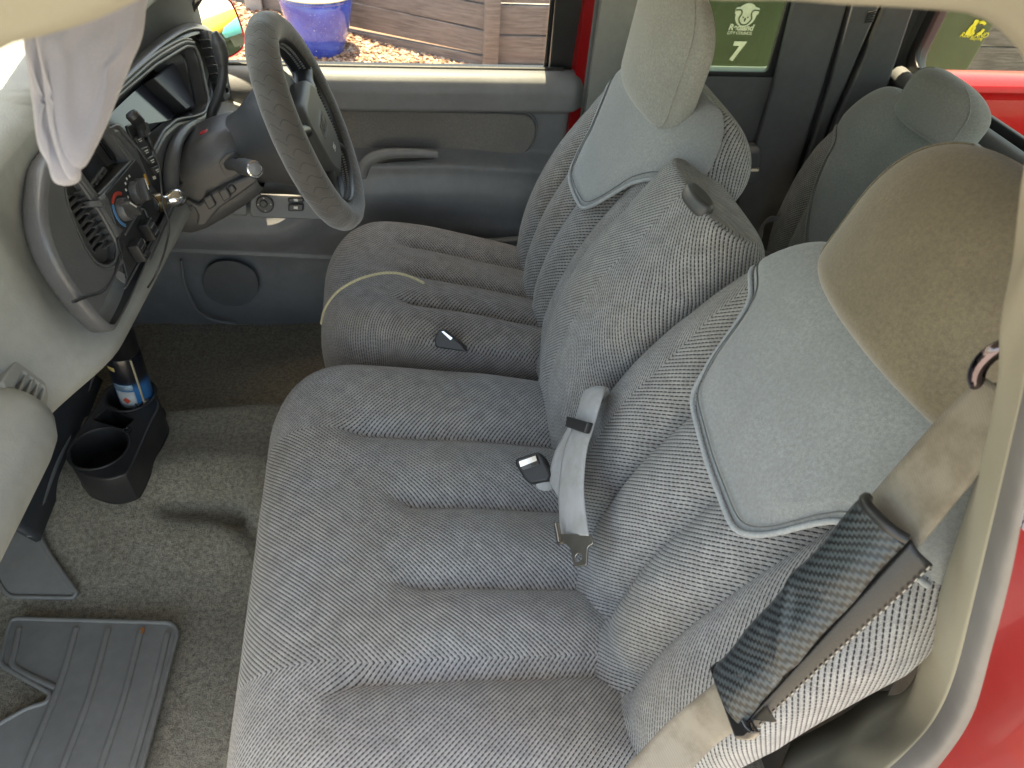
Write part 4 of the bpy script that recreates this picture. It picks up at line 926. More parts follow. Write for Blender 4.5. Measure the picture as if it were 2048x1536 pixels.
# timber sleeper fence: left run recedes, right run is parallel to the truck
k = NT('weathered_timber'); mp = k.n('ShaderNodeMapping'); mp.inputs['Scale'].default_value = (2.2, 2.2, 26); k.t.links.new(k.obj(), mp.inputs[0])
g1 = k.noise(3, 6, .65, mp.outputs[0]); g2 = k.noise(1.7, 3); ri = k.n('ShaderNodeObjectInfo').outputs['Random']
tc = k.mix(k.ramp(g1, .3, .72), (.10, .083, .078), (.235, .205, .195)); tc = k.mix(k.mth('MULTIPLY', k.ramp(g2, .45, .7), .45), tc, (.27, .22, .20)); tc = k.mix(k.mth('MULTIPLY', ri, .35), tc, (.13, .11, .11))
M_timber = k.fin(tc, .9, k.bump(g1, .5, .006))
M_post = plastic('galvanised_post', (.36, .37, .39), .5, grain=60, gs=.1)
P1 = at(980, 150, Z=GZ)
dl = V3(-.876, .482, 0); FL = Pl(P1 + V3(0, .06, 0), (-.482, -.876, 0), -dl); FR = Pl(P1 + V3(0, .06, 0), (0, -1, 0), (1, 0, 0))
fence = thing('timber_fence', 'weathered purple-brown sleeper fence behind the gravel bed', 'fence', tuple(P1))
zs = [FR.hit(1000, y)[2] for y in (128, 68, 8)]; step = (zs[2] - zs[0]) / 2
hs_ = [GZ - .04] + [zs[0] + step * i for i in range(6)]
for sec, pl_, u0, u1, sg, jit in ((0, FR, .03, 1.75, 1, 0), (1, FR, 1.8, 3.6, 1, .01), (2, FR, 3.65, 6.4, 1, 0)):
    for i in range(6):
        a, b = hs_[i] + .006, hs_[i + 1] - .006; z0 = P1[2]
        shape('plank', pl_, [rnd([(u0, a - z0), (u1, a - z0 + rng.normal(0, .004)), (u1, b - z0 + rng.normal(0, .004)), (u0, b - z0)], .008)], .05, M_timber, fence, h0=-.05 + rng.normal(0, .003), bevel=.006)
ll = [FL.hit(967, y)[2] for y in (150, 111, 61, 8)]; ll = [GZ - .05, ll[1], ll[2], ll[3], ll[3] + .19, ll[3] + .38]
for j, (u0, u1) in enumerate(((.01, -1.30), (-1.36, -2.5), (-2.55, -4.2))):
    for i in range(5):
        a, b = ll[i] + .006 + j * .01, ll[i + 1] - .006 + j * .01; z0 = P1[2]
        shape('plank', Pl(FL.o, FL.n, FL.ex) , [rnd([(u0, (a - z0)), (u1, (a - z0) + rng.normal(0, .012)), (u1, (b - z0) + rng.normal(0, .012)), (u0, (b - z0))], .008)], .05, M_timber, fence, h0=-.05 + rng.normal(0, .004), bevel=.006)
for x, y_, w_ in ((P1[0] - .0, P1[1] - .005, .10), (P1[0] + 1.77, P1[1] - .0, .10)):
    box('post', (x, y_ + .03, GZ + .55), (w_, .09, 1.25), M_post if False else M_timber, fence, .01)
pp = FL.hit(512, 20); box('post', (pp[0], pp[1] - .04, GZ + .55), (.12, .09, 1.3), simple('pale_post_paint', (.40, .40, .40), .7, bscale=60), fence, .01)
# gravel bed
k = NT('gravel_stones'); ge = k.n('ShaderNodeNewGeometry'); rp = ge.outputs['Random Per Island']
cr = k.n('ShaderNodeValToRGB'); k.t.links.new(rp, cr.inputs[0]); el_ = cr.color_ramp.elements
el_[0].position = 0; el_[0].color = (.20, .10, .065, 1); el_[1].position = 1; el_[1].color = (.50, .44, .39, 1)
for p_, c_ in ((.3, (.34, .20, .13, 1)), (.6, (.42, .28, .20, 1)), (.8, (.25, .20, .19, 1))): e_ = el_.new(p_); e_.color = c_
M_grav = k.fin(cr.outputs[0], .85)
def gz(x, y): return GZ + .02 + .10 * sst(.5, -1.2, x) * sst(4.6, 5.6, y)
vs, fs = [], []
oct_ = np.array([(1, 0, 0), (-1, 0, 0), (0, 1, 0), (0, -1, 0), (0, 0, 1), (0, 0, -1)], float); of = [(0, 2, 4), (2, 1, 4), (1, 3, 4), (3, 0, 4), (2, 0, 5), (1, 2, 5), (3, 1, 5), (0, 3, 5)]
for i in range(9000):
    x = rng.uniform(-2.2, 2.0); y = rng.uniform(4.35, 5.05 if x > .6 else 5.1 + .55 * (.7 - x)); s_ = rng.uniform(.010, .022)
    A = rng.normal(size=(3, 3)); q, _ = np.linalg.qr(A); pts = (oct_ * s_ * rng.uniform(.6, 1.35, (6, 1))) @ q * V3(1, 1, .7) + V3(x, y, gz(x, y) + s_ * .4)
    b0 = len(vs); vs += list(pts); fs += [tuple(b0 + t for t in f_) for f_ in of]
gv = link('gravel', mesh('gravel', vs, fs), M_grav, None, None); tag(gv, 'orange-brown pebble gravel in front of the timber fence', 'gravel', kind='stuff')
gxx = np.linspace(-2.4, 2.2, 40); gyy = np.linspace(4.3, 6.4, 30); A, B = np.meshgrid(gxx, gyy, indexing='ij')
gb = gridobj('gravel_bed', np.stack([A, B, gz(A, B)], 2), simple('gravel_soil', (.22, .13, .09), .95, bscale=80, bs=.8), None, sharp=180); tag(gb, kind='structure')
# blue pot
PC = V3(*(at(641, 118, Z=GZ + .05)[:2] + np.array([0, .16])), GZ + .03)
pot = thing('plant_pot', 'glazed cobalt-blue pot with pale rim on the gravel outside the window', 'plant pot', tuple(PC))
k = NT('blue_glaze'); n1 = k.noise(6, 4); sp = k.noise(90, 2)
M_blue2 = k.fin(k.mix(k.ramp(sp, .68, .74), k.mix(k.ramp(n1, .35, .7), (.018, .045, .36), (.035, .09, .52)), (.35, .42, .6)), .18, spec=.6, coat=.6)
ht = .40
prof = [(0, 0), (.14, 0), (.15, .01), (.165, .06), (.19, .14), (.215, .22), (.232, .30), (.240, .345), (.236, .362), (.242, .372), (.238, .385)]
lathe('pot_body', prof, M_blue2, pot, o=PC, seg=56, close=False)
lathe('pot_rim', [(.236, .384), (.252, .386), (.257, .394), (.252, .402), (.232, .404), (.222, .398), (.212, .35)], simple('rim_glaze', (.46, .47, .36), .3, coat=.4, bscale=30), pot, o=PC, seg=56, close=False)
lathe('soil', [(0, .345), (.10, .348), (.2, .342), (.214, .338)], simple('potting_soil', (.10, .09, .05), .95, bscale=60, bs=1.0), pot, o=PC, seg=32, close=False)
M_stem = simple('red_stem', (.35, .09, .06), .6); M_leaf = simple('grey_green_leaf', (.16, .24, .09), .55)
pl_t = thing('potted_plant', 'reddish stem and sparse leaves growing in the blue pot', 'plant', tuple(PC + V3(0, 0, .35)))
tube('stem', [PC + V3(.02, -.02, .33), PC + V3(.03, -.02, .46), PC + V3(.02, .0, .62)], [.012, .008, .005], M_stem, pl_t, n=10)
for i in range(34):
    a = rng.uniform(0, 6.28); h_ = rng.uniform(.36, .6); L = rng.uniform(.08, .16); b = PC + V3(.02 + .08 * math.cos(a) * rng.uniform(0, 1), .08 * math.sin(a), h_); d = V3(math.cos(a), math.sin(a), rng.uniform(.1, .6)); s_ = np.cross(d, V3(0, 0, 1)); s_ /= np.linalg.norm(s_)
    v_ = [b, b + d * L * .4 + s_ * .012, b + d * L + V3(0, 0, -.02), b + d * L * .4 - s_ * .012]; link('leaf', mesh('leaf', v_, [(0, 1, 2, 3)]), M_leaf, pl_t, None)
# wheelie bins
def bin_(x0, x1, y0, label, lidcol, lidname):
    xc = (x0 + x1) / 2; w_ = (x1 - x0) / 2; t = thing('wheelie_bin', label, 'wheelie bin', (xc, y0 + .3, GZ), 'wheelie bins beside the truck')
    M_bin = bpy.data.materials.get('bin_green') or plastic('bin_green', (.058, .075, .032), .5, grain=200, gs=.15)
    zt = GZ + 1.02; lv = []
    for z, s_ in ((GZ + .06, .80), (GZ + .10, .84), (GZ + .8, .96), (zt - .06, .985), (zt - .058, 1.05), (zt, 1.05)):
        lv.append([V3(xc + q[0] * w_ * s_, y0 + .30 + q[1] * .30 * s_, z) for q in rnd([(-1, -1), (1, -1), (1, 1), (-1, 1)], .12, 5)])
    gridobj('bin_body', np.array(lv), M_bin, t, closed_v=True, sharp=40, flip=True)
    lid = []
    for z, s_ in ((zt + .003, 1.09), (zt + .03, 1.10), (zt + .055, 1.03), (zt + .085, .7), (zt + .095, .3), (zt + .097, .02)):
        lid.append([V3(xc + q[0] * w_ * s_, y0 + .30 + q[1] * .31 * s_, z) for q in rnd([(-1, -1), (1, -1), (1, 1), (-1, 1)], .15, 5)])
    gridobj('bin_lid', np.array(lid), plastic(lidname, lidcol, .4, grain=200, gs=.1), t, closed_v=True, sharp=50, flip=True)
    tube('lid_handle', [(xc - w_ * .7, y0 + .62, zt + .02), (xc - w_ * .5, y0 + .68, zt + .03), (xc + w_ * .5, y0 + .68, zt + .03), (xc + w_ * .7, y0 + .62, zt + .02)], .014, M_bin, t, n=20)
    for sx in (-1, 1): lathe('wheel', [(.02, -.02), (.09, -.02), (.095, -.01), (.095, .01), (.09, .02), (.02, .02)], M_black, t, o=(xc + sx * w_ * .95, y0 + .58, GZ + .098), axis=(1, 0, 0), seg=24)
    return t
binA = bin_(1.42, 2.08, 3.5, 'green council bin with white koala emblem and number 7', (.06, .42, .36), 'aqua_lid')
binB = bin_(2.56, 3.16, 3.5, 'green bin with yellow recycling print, seen through the back window', (.62, .36, .02), 'yellow_lid')
def bplane(z, y0): return 0
BF = Pl((1.47, 3.02, .40), (0, -1, -.02), (1, 0, 0))
# the front face leans: stand the prints a few millimetres proud of it
zt = GZ + 1.02
def face_y(z): s_ = np.interp(z, [GZ + .10, GZ + .8, zt - .06], [.84, .96, .985]); return 3.5 + .30 - .30 * s_
fy0, fy1 = face_y(.05), face_y(.24)
BF = Pl((1.72, face_y(.2) - .001, .2), (0, -1, (fy1 - fy0) / .19), (1, 0, 0))
M_print = simple('cream_print', (.72, .68, .56), .5); M_yel = simple('yellow_print', (.80, .70, .06), .5)
M_bg = bpy.data.materials['bin_green']
ub = lambda x, y: np.array(BF.px(x, y))
th = np.linspace(0, 2 * math.pi, 41)[:-1]
c = ub(1492, 30); cx = ub(1512, 33)[0] - c[0]; R_ = abs(cx) * 1.0
em = shape('koala_emblem', BF, [c + np.c_[np.cos(th), np.sin(th)] * R_], .001, M_print, binA, h0=.001)
for sx in (-1, 1): shape('emblem_ear', BF, [rnd([c + R_ * np.array(q) for q in ((sx * .35, .72), (sx * 1.15, .62), (sx * 1.12, .05), (sx * .95, .1))], .01)], .001, M_print, em, h0=.0012)
def dl_(pts, w_, nm, par, pl_=BF, mat=None, h=.0028):
    tube(nm, [pl_.p(q[0], q[1], h) for q in pts], w_, mat or M_bg, par, n=24, seg=5)
dl_([c + R_ * np.array(q) for q in ((-1.1, .42), (-.6, .42), (-.45, .1), (-.62, -.3), (-.3, -.75), (0, -.82), (.3, -.75), (.62, -.3), (.45, .1), (.6, .42), (1.1, .42))], .0035, 'emblem_line', em)
for q in ((-.22, -.18), (.22, -.18)): shape('emblem_eye', BF, [c + R_ * (np.array(q) + .07 * np.c_[np.cos(th), np.sin(th)])], .0008, M_bg, em, h0=.0025)
shape('emblem_nose', BF, [c + R_ * (np.array((0, -.38)) + np.c_[.09 * np.cos(th), .17 * np.sin(th)])], .0008, M_bg, em, h0=.0025)
q = ub(1482, 55); text('council_name', 'Redland', BF, q[0], q[1], .040, M_print, binA, h=.0022, shear=.12, bold=.0012)
q = ub(1479, 66); text('council_line', 'CITY COUNCIL', BF, q[0], q[1], .0195, M_print, binA, h=.0022, shear=.12, bold=.0004)
q = ub(1472, 104); text('bin_number', '7', BF, q[0], q[1], .125, M_print, binA, h=.0022, shear=.05, bold=.005)
ub2 = lambda x, y: np.array(BF.px(x, y)); c = ub2(1952, 56); rr = abs(ub2(1966, 56)[0] - c[0])
for i in range(3):
    a = math.radians(90 + 120 * i); c3 = c + np.array([rr * .35, 0])
    pts = [c3 + rr * .75 * np.array([math.cos(a + d_), math.sin(a + d_)]) for d_ in (-.75, -.35, .1, .45)]
    dl_(pts, .008, 'recycle_arrow', binB, BF, M_yel, .004)
shape('recycle_figure', BF, [spline([c + rr * np.array(q) for q in ((-1.1, -.8), (-1.0, .1), (-.75, .55), (-.8, .95), (-.35, 1.0), (-.1, .8), (-.25, .3), (-.05, -.1), (-.3, -.4), (-.2, -.9))], 40, True)], .001, M_yel, binB, h0=.002)
q = ub2(1948, 70); text('recycle_name', 'REDLAND', BF, q[0], q[1], .036, M_yel, binB, h=.0022, shear=.2)
q = ub2(1952, 77); text('recycle_line', 'Recycling', BF, q[0], q[1], .02, M_yel, binB, h=.0022, shear=.2)
# truck bed seen through the back window
def bx(name, lo, hi, mat, par=None, bev=.006):
    lo, hi = np.array(lo, float), np.array(hi, float); return box(name, (lo + hi) / 2, hi - lo, mat, par, bev)
bed = thing('truck_bed', 'glossy red truck bed side seen through the back window', 'truck bed', (2.0, .9, 0))
bx('bed_side', (1.30, 1.60, .05), (3.1, 1.66, .665), M_red, bed, .015); bx('bed_rail', (1.29, 1.565, .655), (3.12, 1.68, .700), M_red, bed, .018)
bx('bed_side', (1.30, .14, .05), (3.1, .20, .665), M_red, bed, .015)
bx('bed_floor', (1.28, .2, .0), (3.1, 1.6, .05), M_red, bed); bx('tailgate', (3.1, .16, .05), (3.15, 1.64, .68), M_red, bed, .015); bx('bed_front', (1.27, .2, .05), (1.30, 1.6, .66), M_red, bed, .01)
for i in range(6): bx('floor_rib', (1.3, .35 + i * .2, .05), (3.1, .40 + i * .2, .062), M_red, bed, .003)
# outer skin of the cab's far side and bonnet
skin = bx('door_skin', (-1.0, 1.665, -.15), (1.25, 1.70, .68), M_red, None, .012); tag(skin, kind='structure')
hoodp = bx('bonnet', (-2.3, .1, .60), (-1.05, 1.70, .79), M_red, None, .05); tag(hoodp, kind='structure')
# garden shed far behind
sp_ = at(2040, 150, Y=7.0)
shed = thing('garden_shed', 'white corrugated shed with orange trim far behind the truck', 'shed', (sp_[0] + .6, 7.3, GZ))
M_corr = simple('white_corrugated', (.72, .74, .78), .5); M_or = simple('orange_trim', (.62, .17, .05), .5)
x0, x1, zt_ = sp_[0] - .42, sp_[0] + 2.2, at(2020, 122, Y=7.0)[2]
n_ = 120; xs_ = np.linspace(x0, x1, n_); P = np.zeros((n_, 2, 3)); P[:, :, 0] = xs_[:, None]; P[:, :, 1] = 7.0 + .012 * np.sin(xs_ * 70)[:, None]; P[:, 0, 2] = GZ; P[:, 1, 2] = zt_ + .28 * np.minimum((xs_ - x0) / .45, 1.0)
gridobj('shed_wall', P, M_corr, shed, sharp=180, solid=.02)
tube('roof_trim', [(x0 - .03, 6.97, zt_), (x0 + .45, 6.97, zt_ + .29), (x1, 6.97, zt_ + .29)], .028, M_or, shed, seg=6)
tube('corner_trim', [(x0 + .52, 6.96, GZ), (x0 + .52, 6.96, zt_ + .28)], .035, M_or, shed, seg=6); tube('corner_trim', [(x0 - .02, 6.97, GZ), (x0 - .02, 6.97, zt_)], .02, M_or, shed, seg=6)
# soil bank behind the bins
bank = []
for t in np.linspace(0, 1, 12): bank.append([V3(x, 5.6 + 1.2 * t, GZ + .75 * sst(0, .7, t) + .03 * math.sin(x * 3 + t * 5)) for x in np.linspace(2.0, 9, 50)])
# wing mirror
mir = thing('wing_mirror', 'red-shelled wing mirror outside the far window reflecting the bins', 'wing mirror', tuple(at(430, 60, Y=1.80)))
mc = at(428, 62, Y=1.80); vin = (mc - CAM) / np.linalg.norm(mc - CAM); tgt = V3(2.5, 3.7, .50) - mc; tgt /= np.linalg.norm(tgt); nm_ = tgt - vin; nm_ /= np.linalg.norm(nm_)
MP = Pl(mc, nm_, np.cross(nm_, V3(0, 0, 1)) * -1)
mpx = [(362, 62), (372, 30), (392, 6), (425, -4), (452, 0), (464, 16), (476, 46), (484, 74), (482, 94), (456, 112), (420, 118), (380, 112)]
M_mirror = NT('mirror_silver').fin((.85, .86, .86), .01, metal=1.0)
pxshape('mirror_glass', MP, mpx, .003, M_mirror, mir, smooth=70)
lp = spline([MP.px(x, y) for x, y in mpx], 60, True); cc = lp.mean(0); R_ = []
for t, s_ in ((-.004, 1.0), (.004, 1.05), (.002, 1.09), (-.03, 1.10), (-.06, .98), (-.085, .7), (-.095, .3), (-.096, .02)): R_.append([MP.p(q[0], q[1], t) for q in cc + (lp - cc) * s_])
gridobj('mirror_shell', np.array(R_), M_red, mir, closed_v=True, sharp=60)
tube('mirror_arm', [MP.p(-.0, -.03, -.05), V3(-.48, 1.67, .70)], .02, M_black, mir, n=8)
M_sail = M_black
sail = Pl((0, 1.63, 0), (0, -1, 0), (1, 0, 0))
pxshape('sail_panel', sail, [(318, 60), (400, -12), (412, -12), (380, 40), (385, 70), (350, 110)], .03, M_dark, mir, r=.006, bevel=.004)
# ================================================================== FLOOR THINGS
def floor_z(x, y):
    i = np.clip(np.searchsorted(gx, x), 1, nx - 1); j = np.clip(np.searchsorted(gy, y), 1, ny - 1); return float(Zf[i, j])
# cup holder tray
CZ = .118
cup = thing('cup_holder_tray', 'black plastic tray with two cup holes standing on the carpet hump', 'cup holder', (-.63, 1.1, CZ))
CT = Pl((-.625, 1.10, CZ), (0, 0, 1), (1, 0, 0))
HT = .075
def cpx(x, y, h=HT): return np.array(CT.px(x, y, h))
outl = [cpx(*p) for p in ((136, 905), (150, 870), (190, 812), (218, 770), (275, 762), (308, 785), (318, 812), (300, 850), (262, 935), (240, 952), (200, 958), (150, 940))]
lp = spline(outl, 80, True)
c1_, c2_ = cpx(198, 896), cpx(262, 790); r1, r2 = .052, .046
th = np.linspace(0, 2 * math.pi, 37)[:-1]; cir = lambda c, r: c + r * np.c_[np.cos(th), np.sin(th)]
mid_w = rnd([cpx(*p) for p in ((186, 838), (216, 812), (268, 838), (246, 856))], .006)
tr_ = shape('tray_body', CT, [lp, cir(c1_, r1), cir(c2_, r2), mid_w], HT, M_black, cup, h0=0, bevel=.004)
shape('tray_base', CT, [spline(np.array(outl) * 1.0, 60, True)], .006, M_black, cup, h0=-.004)
for c_, r_ in ((c1_, r1), (c2_, r2)): tube('cup_rim', [CT.p(q[0], q[1], HT) for q in cir(c_, r_ + .002)], .003, M_black, tr_, closed=True, seg=8)
for px_ in ((254, 862), (278, 806)): tube('screw_hole', [CT.p(q[0], q[1], HT + .0005) for q in cir(cpx(*px_), .007)], .002, M_gloss, tr_, closed=True, seg=6)
pc = cpx(292, 800); lathe('screw_head', [(.007, .0), (.006, .003), (0, .004)], M_steel, tr_, o=CT.p(pc[0], pc[1], HT), seg=16)
# dark cover of the hump behind the tray
hc = []
for t in np.linspace(0, 1, 14): hc.append([at(x, y, Z=.10 + .33 * t ** 1.0) if False else V3(-.70 - .12 * t - .03 * math.sin(t * 3), yy, .09 + .40 * t) for yy in np.linspace(.86, 1.30, 30) for x, y in [(0, 0)]])
hcov = gridobj('hump_cover', np.array(hc), plastic('hump_plastic', (.045, .05, .058), .45), None, sharp=180, solid=.01); tag(hcov, kind='structure')
tube('hump_cover_edge', [(-.705, yy, .112 + .004 * math.sin(yy * 20)) for yy in np.linspace(.86, 1.30, 20)], .005, M_door, hcov, seg=8)
# spray can
can_b = CT.p(c2_[0], c2_[1], .035) + V3(.006, .004, 0)
can = thing('spray_can', 'black and blue aerosol can standing in the tray', 'spray can', tuple(can_b))
CA = V3(.05, .02, 1.0); CA /= np.linalg.norm(CA); cr_ = .0335
M_canb = simple('can_black', (.008, .008, .010), .3, coat=.3); M_canu = NT('can_blue')
sepz = M_canu.n('ShaderNodeSeparateXYZ'); M_canu.t.links.new(M_canu.uvc(), sepz.inputs[0])
M_canu = M_canu.fin(M_canu.mix(M_canu.ramp(sepz.outputs[1], .075, .100), (.02, .16, .42), (.008, .009, .014)), .28, coat=.4)
lathe('can_foot', [(.028, .0), (.031, .002), (.0325, .006)], M_steel, can, o=can_b, axis=CA, seg=40, close=False)
cb_ = lathe('can_body', [(cr_ - .001, .006), (cr_, .008), (cr_, .150), (cr_ - .002, .155)], M_canu, can, o=can_b, axis=CA, seg=48, close=False)
lathe('can_shoulder', [(cr_ - .002, .155), (cr_ - .001, .157), (cr_ - .001, .225), (cr_ - .003, .2265), (cr_ - .005, .225), (cr_ - .006, .21), (0, .208)], M_canb, can, o=can_b, axis=CA, seg=48)
M_lab = simple('label_pale_blue', (.28, .42, .56), .4); M_lab2 = simple('label_grey', (.40, .44, .48), .4)
e1 = np.cross(CA, V3(0, 1, 0)); e1 /= np.linalg.norm(e1); e2 = np.cross(CA, e1)
vd = CAM - can_b; vd -= CA * (vd @ CA); vd /= np.linalg.norm(vd); a0 = math.atan2(vd @ e2, vd @ e1)
def can_patch(nm, a, b, z0, z1, mat, r=cr_ + .0004, par=None):
    P = np.array([[can_b + CA * z + r * (math.cos(a0 + t) * e1 + math.sin(a0 + t) * e2) for z in (z0, z1)] for t in np.linspace(a, b, 12)])
    return gridobj(nm, P, mat, par or can, sharp=180, solid=.0002)
SGN = 1 if (np.cross(CA, vd) @ RT[:, 0]) > 0 else -1
def A_(s): return s * SGN
can_patch('label_block', A_(-1.25), A_(-.05), .016, .074, M_lab2); can_patch('label_band', A_(-1.25), A_(-.05), .077, .092, M_lab)
for i in range(5): can_patch('label_line', A_(-1.15), A_(-.25 - .12 * (i % 3)), .079 + i * .0025, .0798 + i * .0025, simple('label_ink', (.05, .08, .14), .5) if i == 0 else bpy.data.materials['label_ink'], cr_ + .0008)
for i in range(4): can_patch('label_line', A_(-1.15), A_(-.3), .016 + i * .0035, .0172 + i * .0035, bpy.data.materials['label_ink'], cr_ + .0008)
dm = [can_b + CA * (.050 + dz) + (cr_ + .0009) * (math.cos(a0 + A_(-.62 + da)) * e1 + math.sin(a0 + A_(-.62 + da)) * e2) for dz, da in ((.009, 0), (0, .24), (-.009, 0), (0, -.24))]
link('hazard_diamond', mesh('hazard_diamond', dm, [(0, 1, 2, 3)]), simple('diamond_red', (.55, .07, .04), .5), can, None)
can_patch('gold_text_block', A_(-1.3), A_(-.75), .128, .138, simple('gold_print', (.55, .45, .18), .4))
sp0 = can_b + CA * .03 + (cr_ + .0022) * (math.cos(a0 + A_(.28)) * e1 + math.sin(a0 + A_(.28)) * e2)
tube('straw', [sp0, sp0 + CA * .125], .0022, simple('straw_plastic', (.45, .40, .28), .4), can, seg=8)
# floor mat with vinyl heel pads
mat_ = thing('floor_mat', 'charcoal carpet mat with raised ribbed vinyl heel pads in the near footwell', 'floor mat', (-.6, .55, .01))
MZ = .022
MT = Pl((-.6, .6, MZ), (0, 0, 1), (1, 0, 0))
def flat2(pts, r): return rnd(np.array([MT2.px(x, y) for x, y in pts]), r)
def flat(pts, r): return rnd(np.array([MT.px(x, y) for x, y in pts]), r)
hp1 = flat([(26, 1240), (345, 1249), (358, 1266), (330, 1372), (284, 1545), (262, 1640), (-120, 1640), (-60, 1500), (0, 1452), (60, 1418), (98, 1408), (104, 1390), (4, 1332), (12, 1290)], .012)
pad1 = shape('heel_pad', MT, [hp1], .007, M_mat, mat_, h0=0, bevel=.002)
tube('pad_bead', [MT.p(q[0], q[1], .0065) for q in hp1], .0045, M_mat, pad1, closed=True, seg=8)
cellpad = [(42, 1256), (340, 1262), (342, 1275), (318, 1360), (272, 1540), (255, 1640), (0, 1640)]
for a, b, c_ in (((152, 1258), (118, 1372), (48, 1545)), ((216, 1260), (180, 1390), (122, 1545)), ((282, 1262), (246, 1400), (198, 1545)), ((335, 1268), (306, 1390), (262, 1545))):
    tube('pad_rib', [MT.hit(*q, .0065) for q in (a, b, c_, (c_[0] - 25, c_[1] + 90))], .0065, M_mat, pad1, n=30, seg=8, flat=.8)
tube('pad_rib', [MT.hit(*q, .0065) for q in ((38, 1258), (30, 1300), (26, 1330), (60, 1352), (112, 1376))], .006, M_mat, pad1, n=24, seg=8, flat=.8)
pxshape('crumb', MT, [(284, 1262), (292, 1260), (291, 1270), (285, 1274)], .004, simple('rust_crumb', (.35, .12, .03), .8), pad1, h0=.007, r=.002)
MT2 = Pl((-.7, .87, .062), (0, -.45, 1), (1, 0, 0))
hp2 = flat2([(-90, 1090), (-40, 1052), (62, 1058), (80, 1068), (102, 1110), (156, 1186), (150, 1196), (24, 1194), (10, 1180), (-30, 1110)], .012)
pad2 = shape('heel_pad', MT2, [hp2], .007, M_mat, mat_, h0=0, bevel=.002)
tube('pad_bead', [MT2.p(q[0], q[1], .0065) for q in hp2], .0045, M_mat, pad2, closed=True, seg=8)

# ================================================================== BELTS
# passenger shoulder belt
belt = thing('seat_belt', 'tan shoulder belt with black carbon-look sleeve crossing the nearest backrest', 'seat belt', tuple(at(1980, 735, Y=.27)))
PF = Pl(B0 + BN * .115, BN, (0, 1, 0))
def pair(pl_, a, b, off=0.0): p, q = pl_.hit(*a, off), pl_.hit(*b, off); return (p + q) / 2, (q - p) / 2
segs = [pair(PF, (1735, 1000), (1838, 1092)), pair(PF, (1640, 1120), (1715, 1225)), pair(PF, (1530, 1240), (1600, 1340)), pair(PF, (1452, 1345), (1500, 1440))]
segs = [pair(PF, (1966, 752), (2034, 800), .012), pair(PF, (1882, 832), (1975, 922), .012), pair(PF, (1806, 918), (1908, 1008), .006)] + segs
C_ = [q[0] for q in segs]; W_ = [q[1] for q in segs]
lowp = [(at(1340, 1440, Z=.585), at(1420, 1500, Z=.585)), (at(1240, 1545, Z=.54), at(1330, 1600, Z=.54)), (at(1130, 1640, Z=.50), at(1230, 1700, Z=.50))]
C_ += [(a + b) / 2 for a, b in lowp]; W_ += [(b - a) / 2 for a, b in lowp]
ribbon('webbing', C_, W_, M_belt, belt, n=120)
# second run of the belt down to the reel behind the seat
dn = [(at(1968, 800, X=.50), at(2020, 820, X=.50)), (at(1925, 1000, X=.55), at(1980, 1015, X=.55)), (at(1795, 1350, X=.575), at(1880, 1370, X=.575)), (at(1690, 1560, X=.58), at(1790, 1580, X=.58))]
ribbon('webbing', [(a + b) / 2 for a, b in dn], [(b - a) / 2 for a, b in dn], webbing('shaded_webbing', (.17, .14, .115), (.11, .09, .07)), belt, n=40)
rg = PF.hit(1990, 738, .016)
tube('guide_ring', [rg + V3(.012 * math.cos(t) + .006, -.006 * math.cos(t), .020 * math.sin(t)) for t in np.linspace(0, 2 * math.pi, 30)[:-1]], .0055, simple('smoked_chrome', (.16, .13, .15), .12, metal=1), belt, closed=True, seg=12)
# sleeve
k = NT('carbon_weave'); sep = k.n('ShaderNodeSeparateXYZ'); k.t.links.new(k.uvc(), sep.inputs[0]); u, v = sep.outputs[0], sep.outputs[1]
a_ = k.mth('MULTIPLY', k.mth('SUBTRACT', v, u), 90.0); b_ = k.mth('MULTIPLY', k.mth('ADD', u, v), 125.0)
tw = k.mth('FRACT', k.mth('ADD', b_, k.mth('MULTIPLY', k.mth('PINGPONG', k.mth('MULTIPLY', a_, 4.0), 1.0), .35))); cell = k.ramp(k.mth('ABSOLUTE', k.mth('SUBTRACT', tw, .5)), .08, .42)
wear = k.noise(45, 5, .7)
M_carbon = k.fin(k.mix(k.mth('MULTIPLY', k.ramp(wear, .58, .72), .35), k.mix(cell, (.010, .011, .013), (.05, .063, .07)), (.22, .22, .22)), k.mth('ADD', .25, k.mth('MULTIPLY', wear, .25)), k.bump(cell, .25, .001), spec=.5)
qd = [PF.hit(1735, 996, .012), PF.hit(1812, 1078, .012), PF.hit(1482, 1446, .012), PF.hit(1442, 1334, .012)]
NU, NV = 46, 16; P = np.zeros((NU, NV, 3)); U = np.zeros((NU, NV, 2)); Lu = np.linalg.norm(qd[3] - qd[0]); Lv = np.linalg.norm(qd[1] - qd[0])
for i in range(NU):
    s_ = i / (NU - 1); a, b = qd[0] * (1 - s_) + qd[3] * s_, qd[1] * (1 - s_) + qd[2] * s_
    for j in range(NV):
        t = j / (NV - 1); bow = .009 * (1 - (2 * t - 1) ** 4) + .003 * math.exp(-((s_ - .55 - .25 * (t - .5)) / .035) ** 2) + .0012 * math.sin(s_ * 19 + t * 5)
        P[i, j] = a * (1 - t) + b * t + PF.n * bow; U[i, j] = (s_ * Lu, t * Lv)
slv_ = gridobj('sleeve', P, M_carbon, belt, U, sharp=180, flip=True, solid=.004)
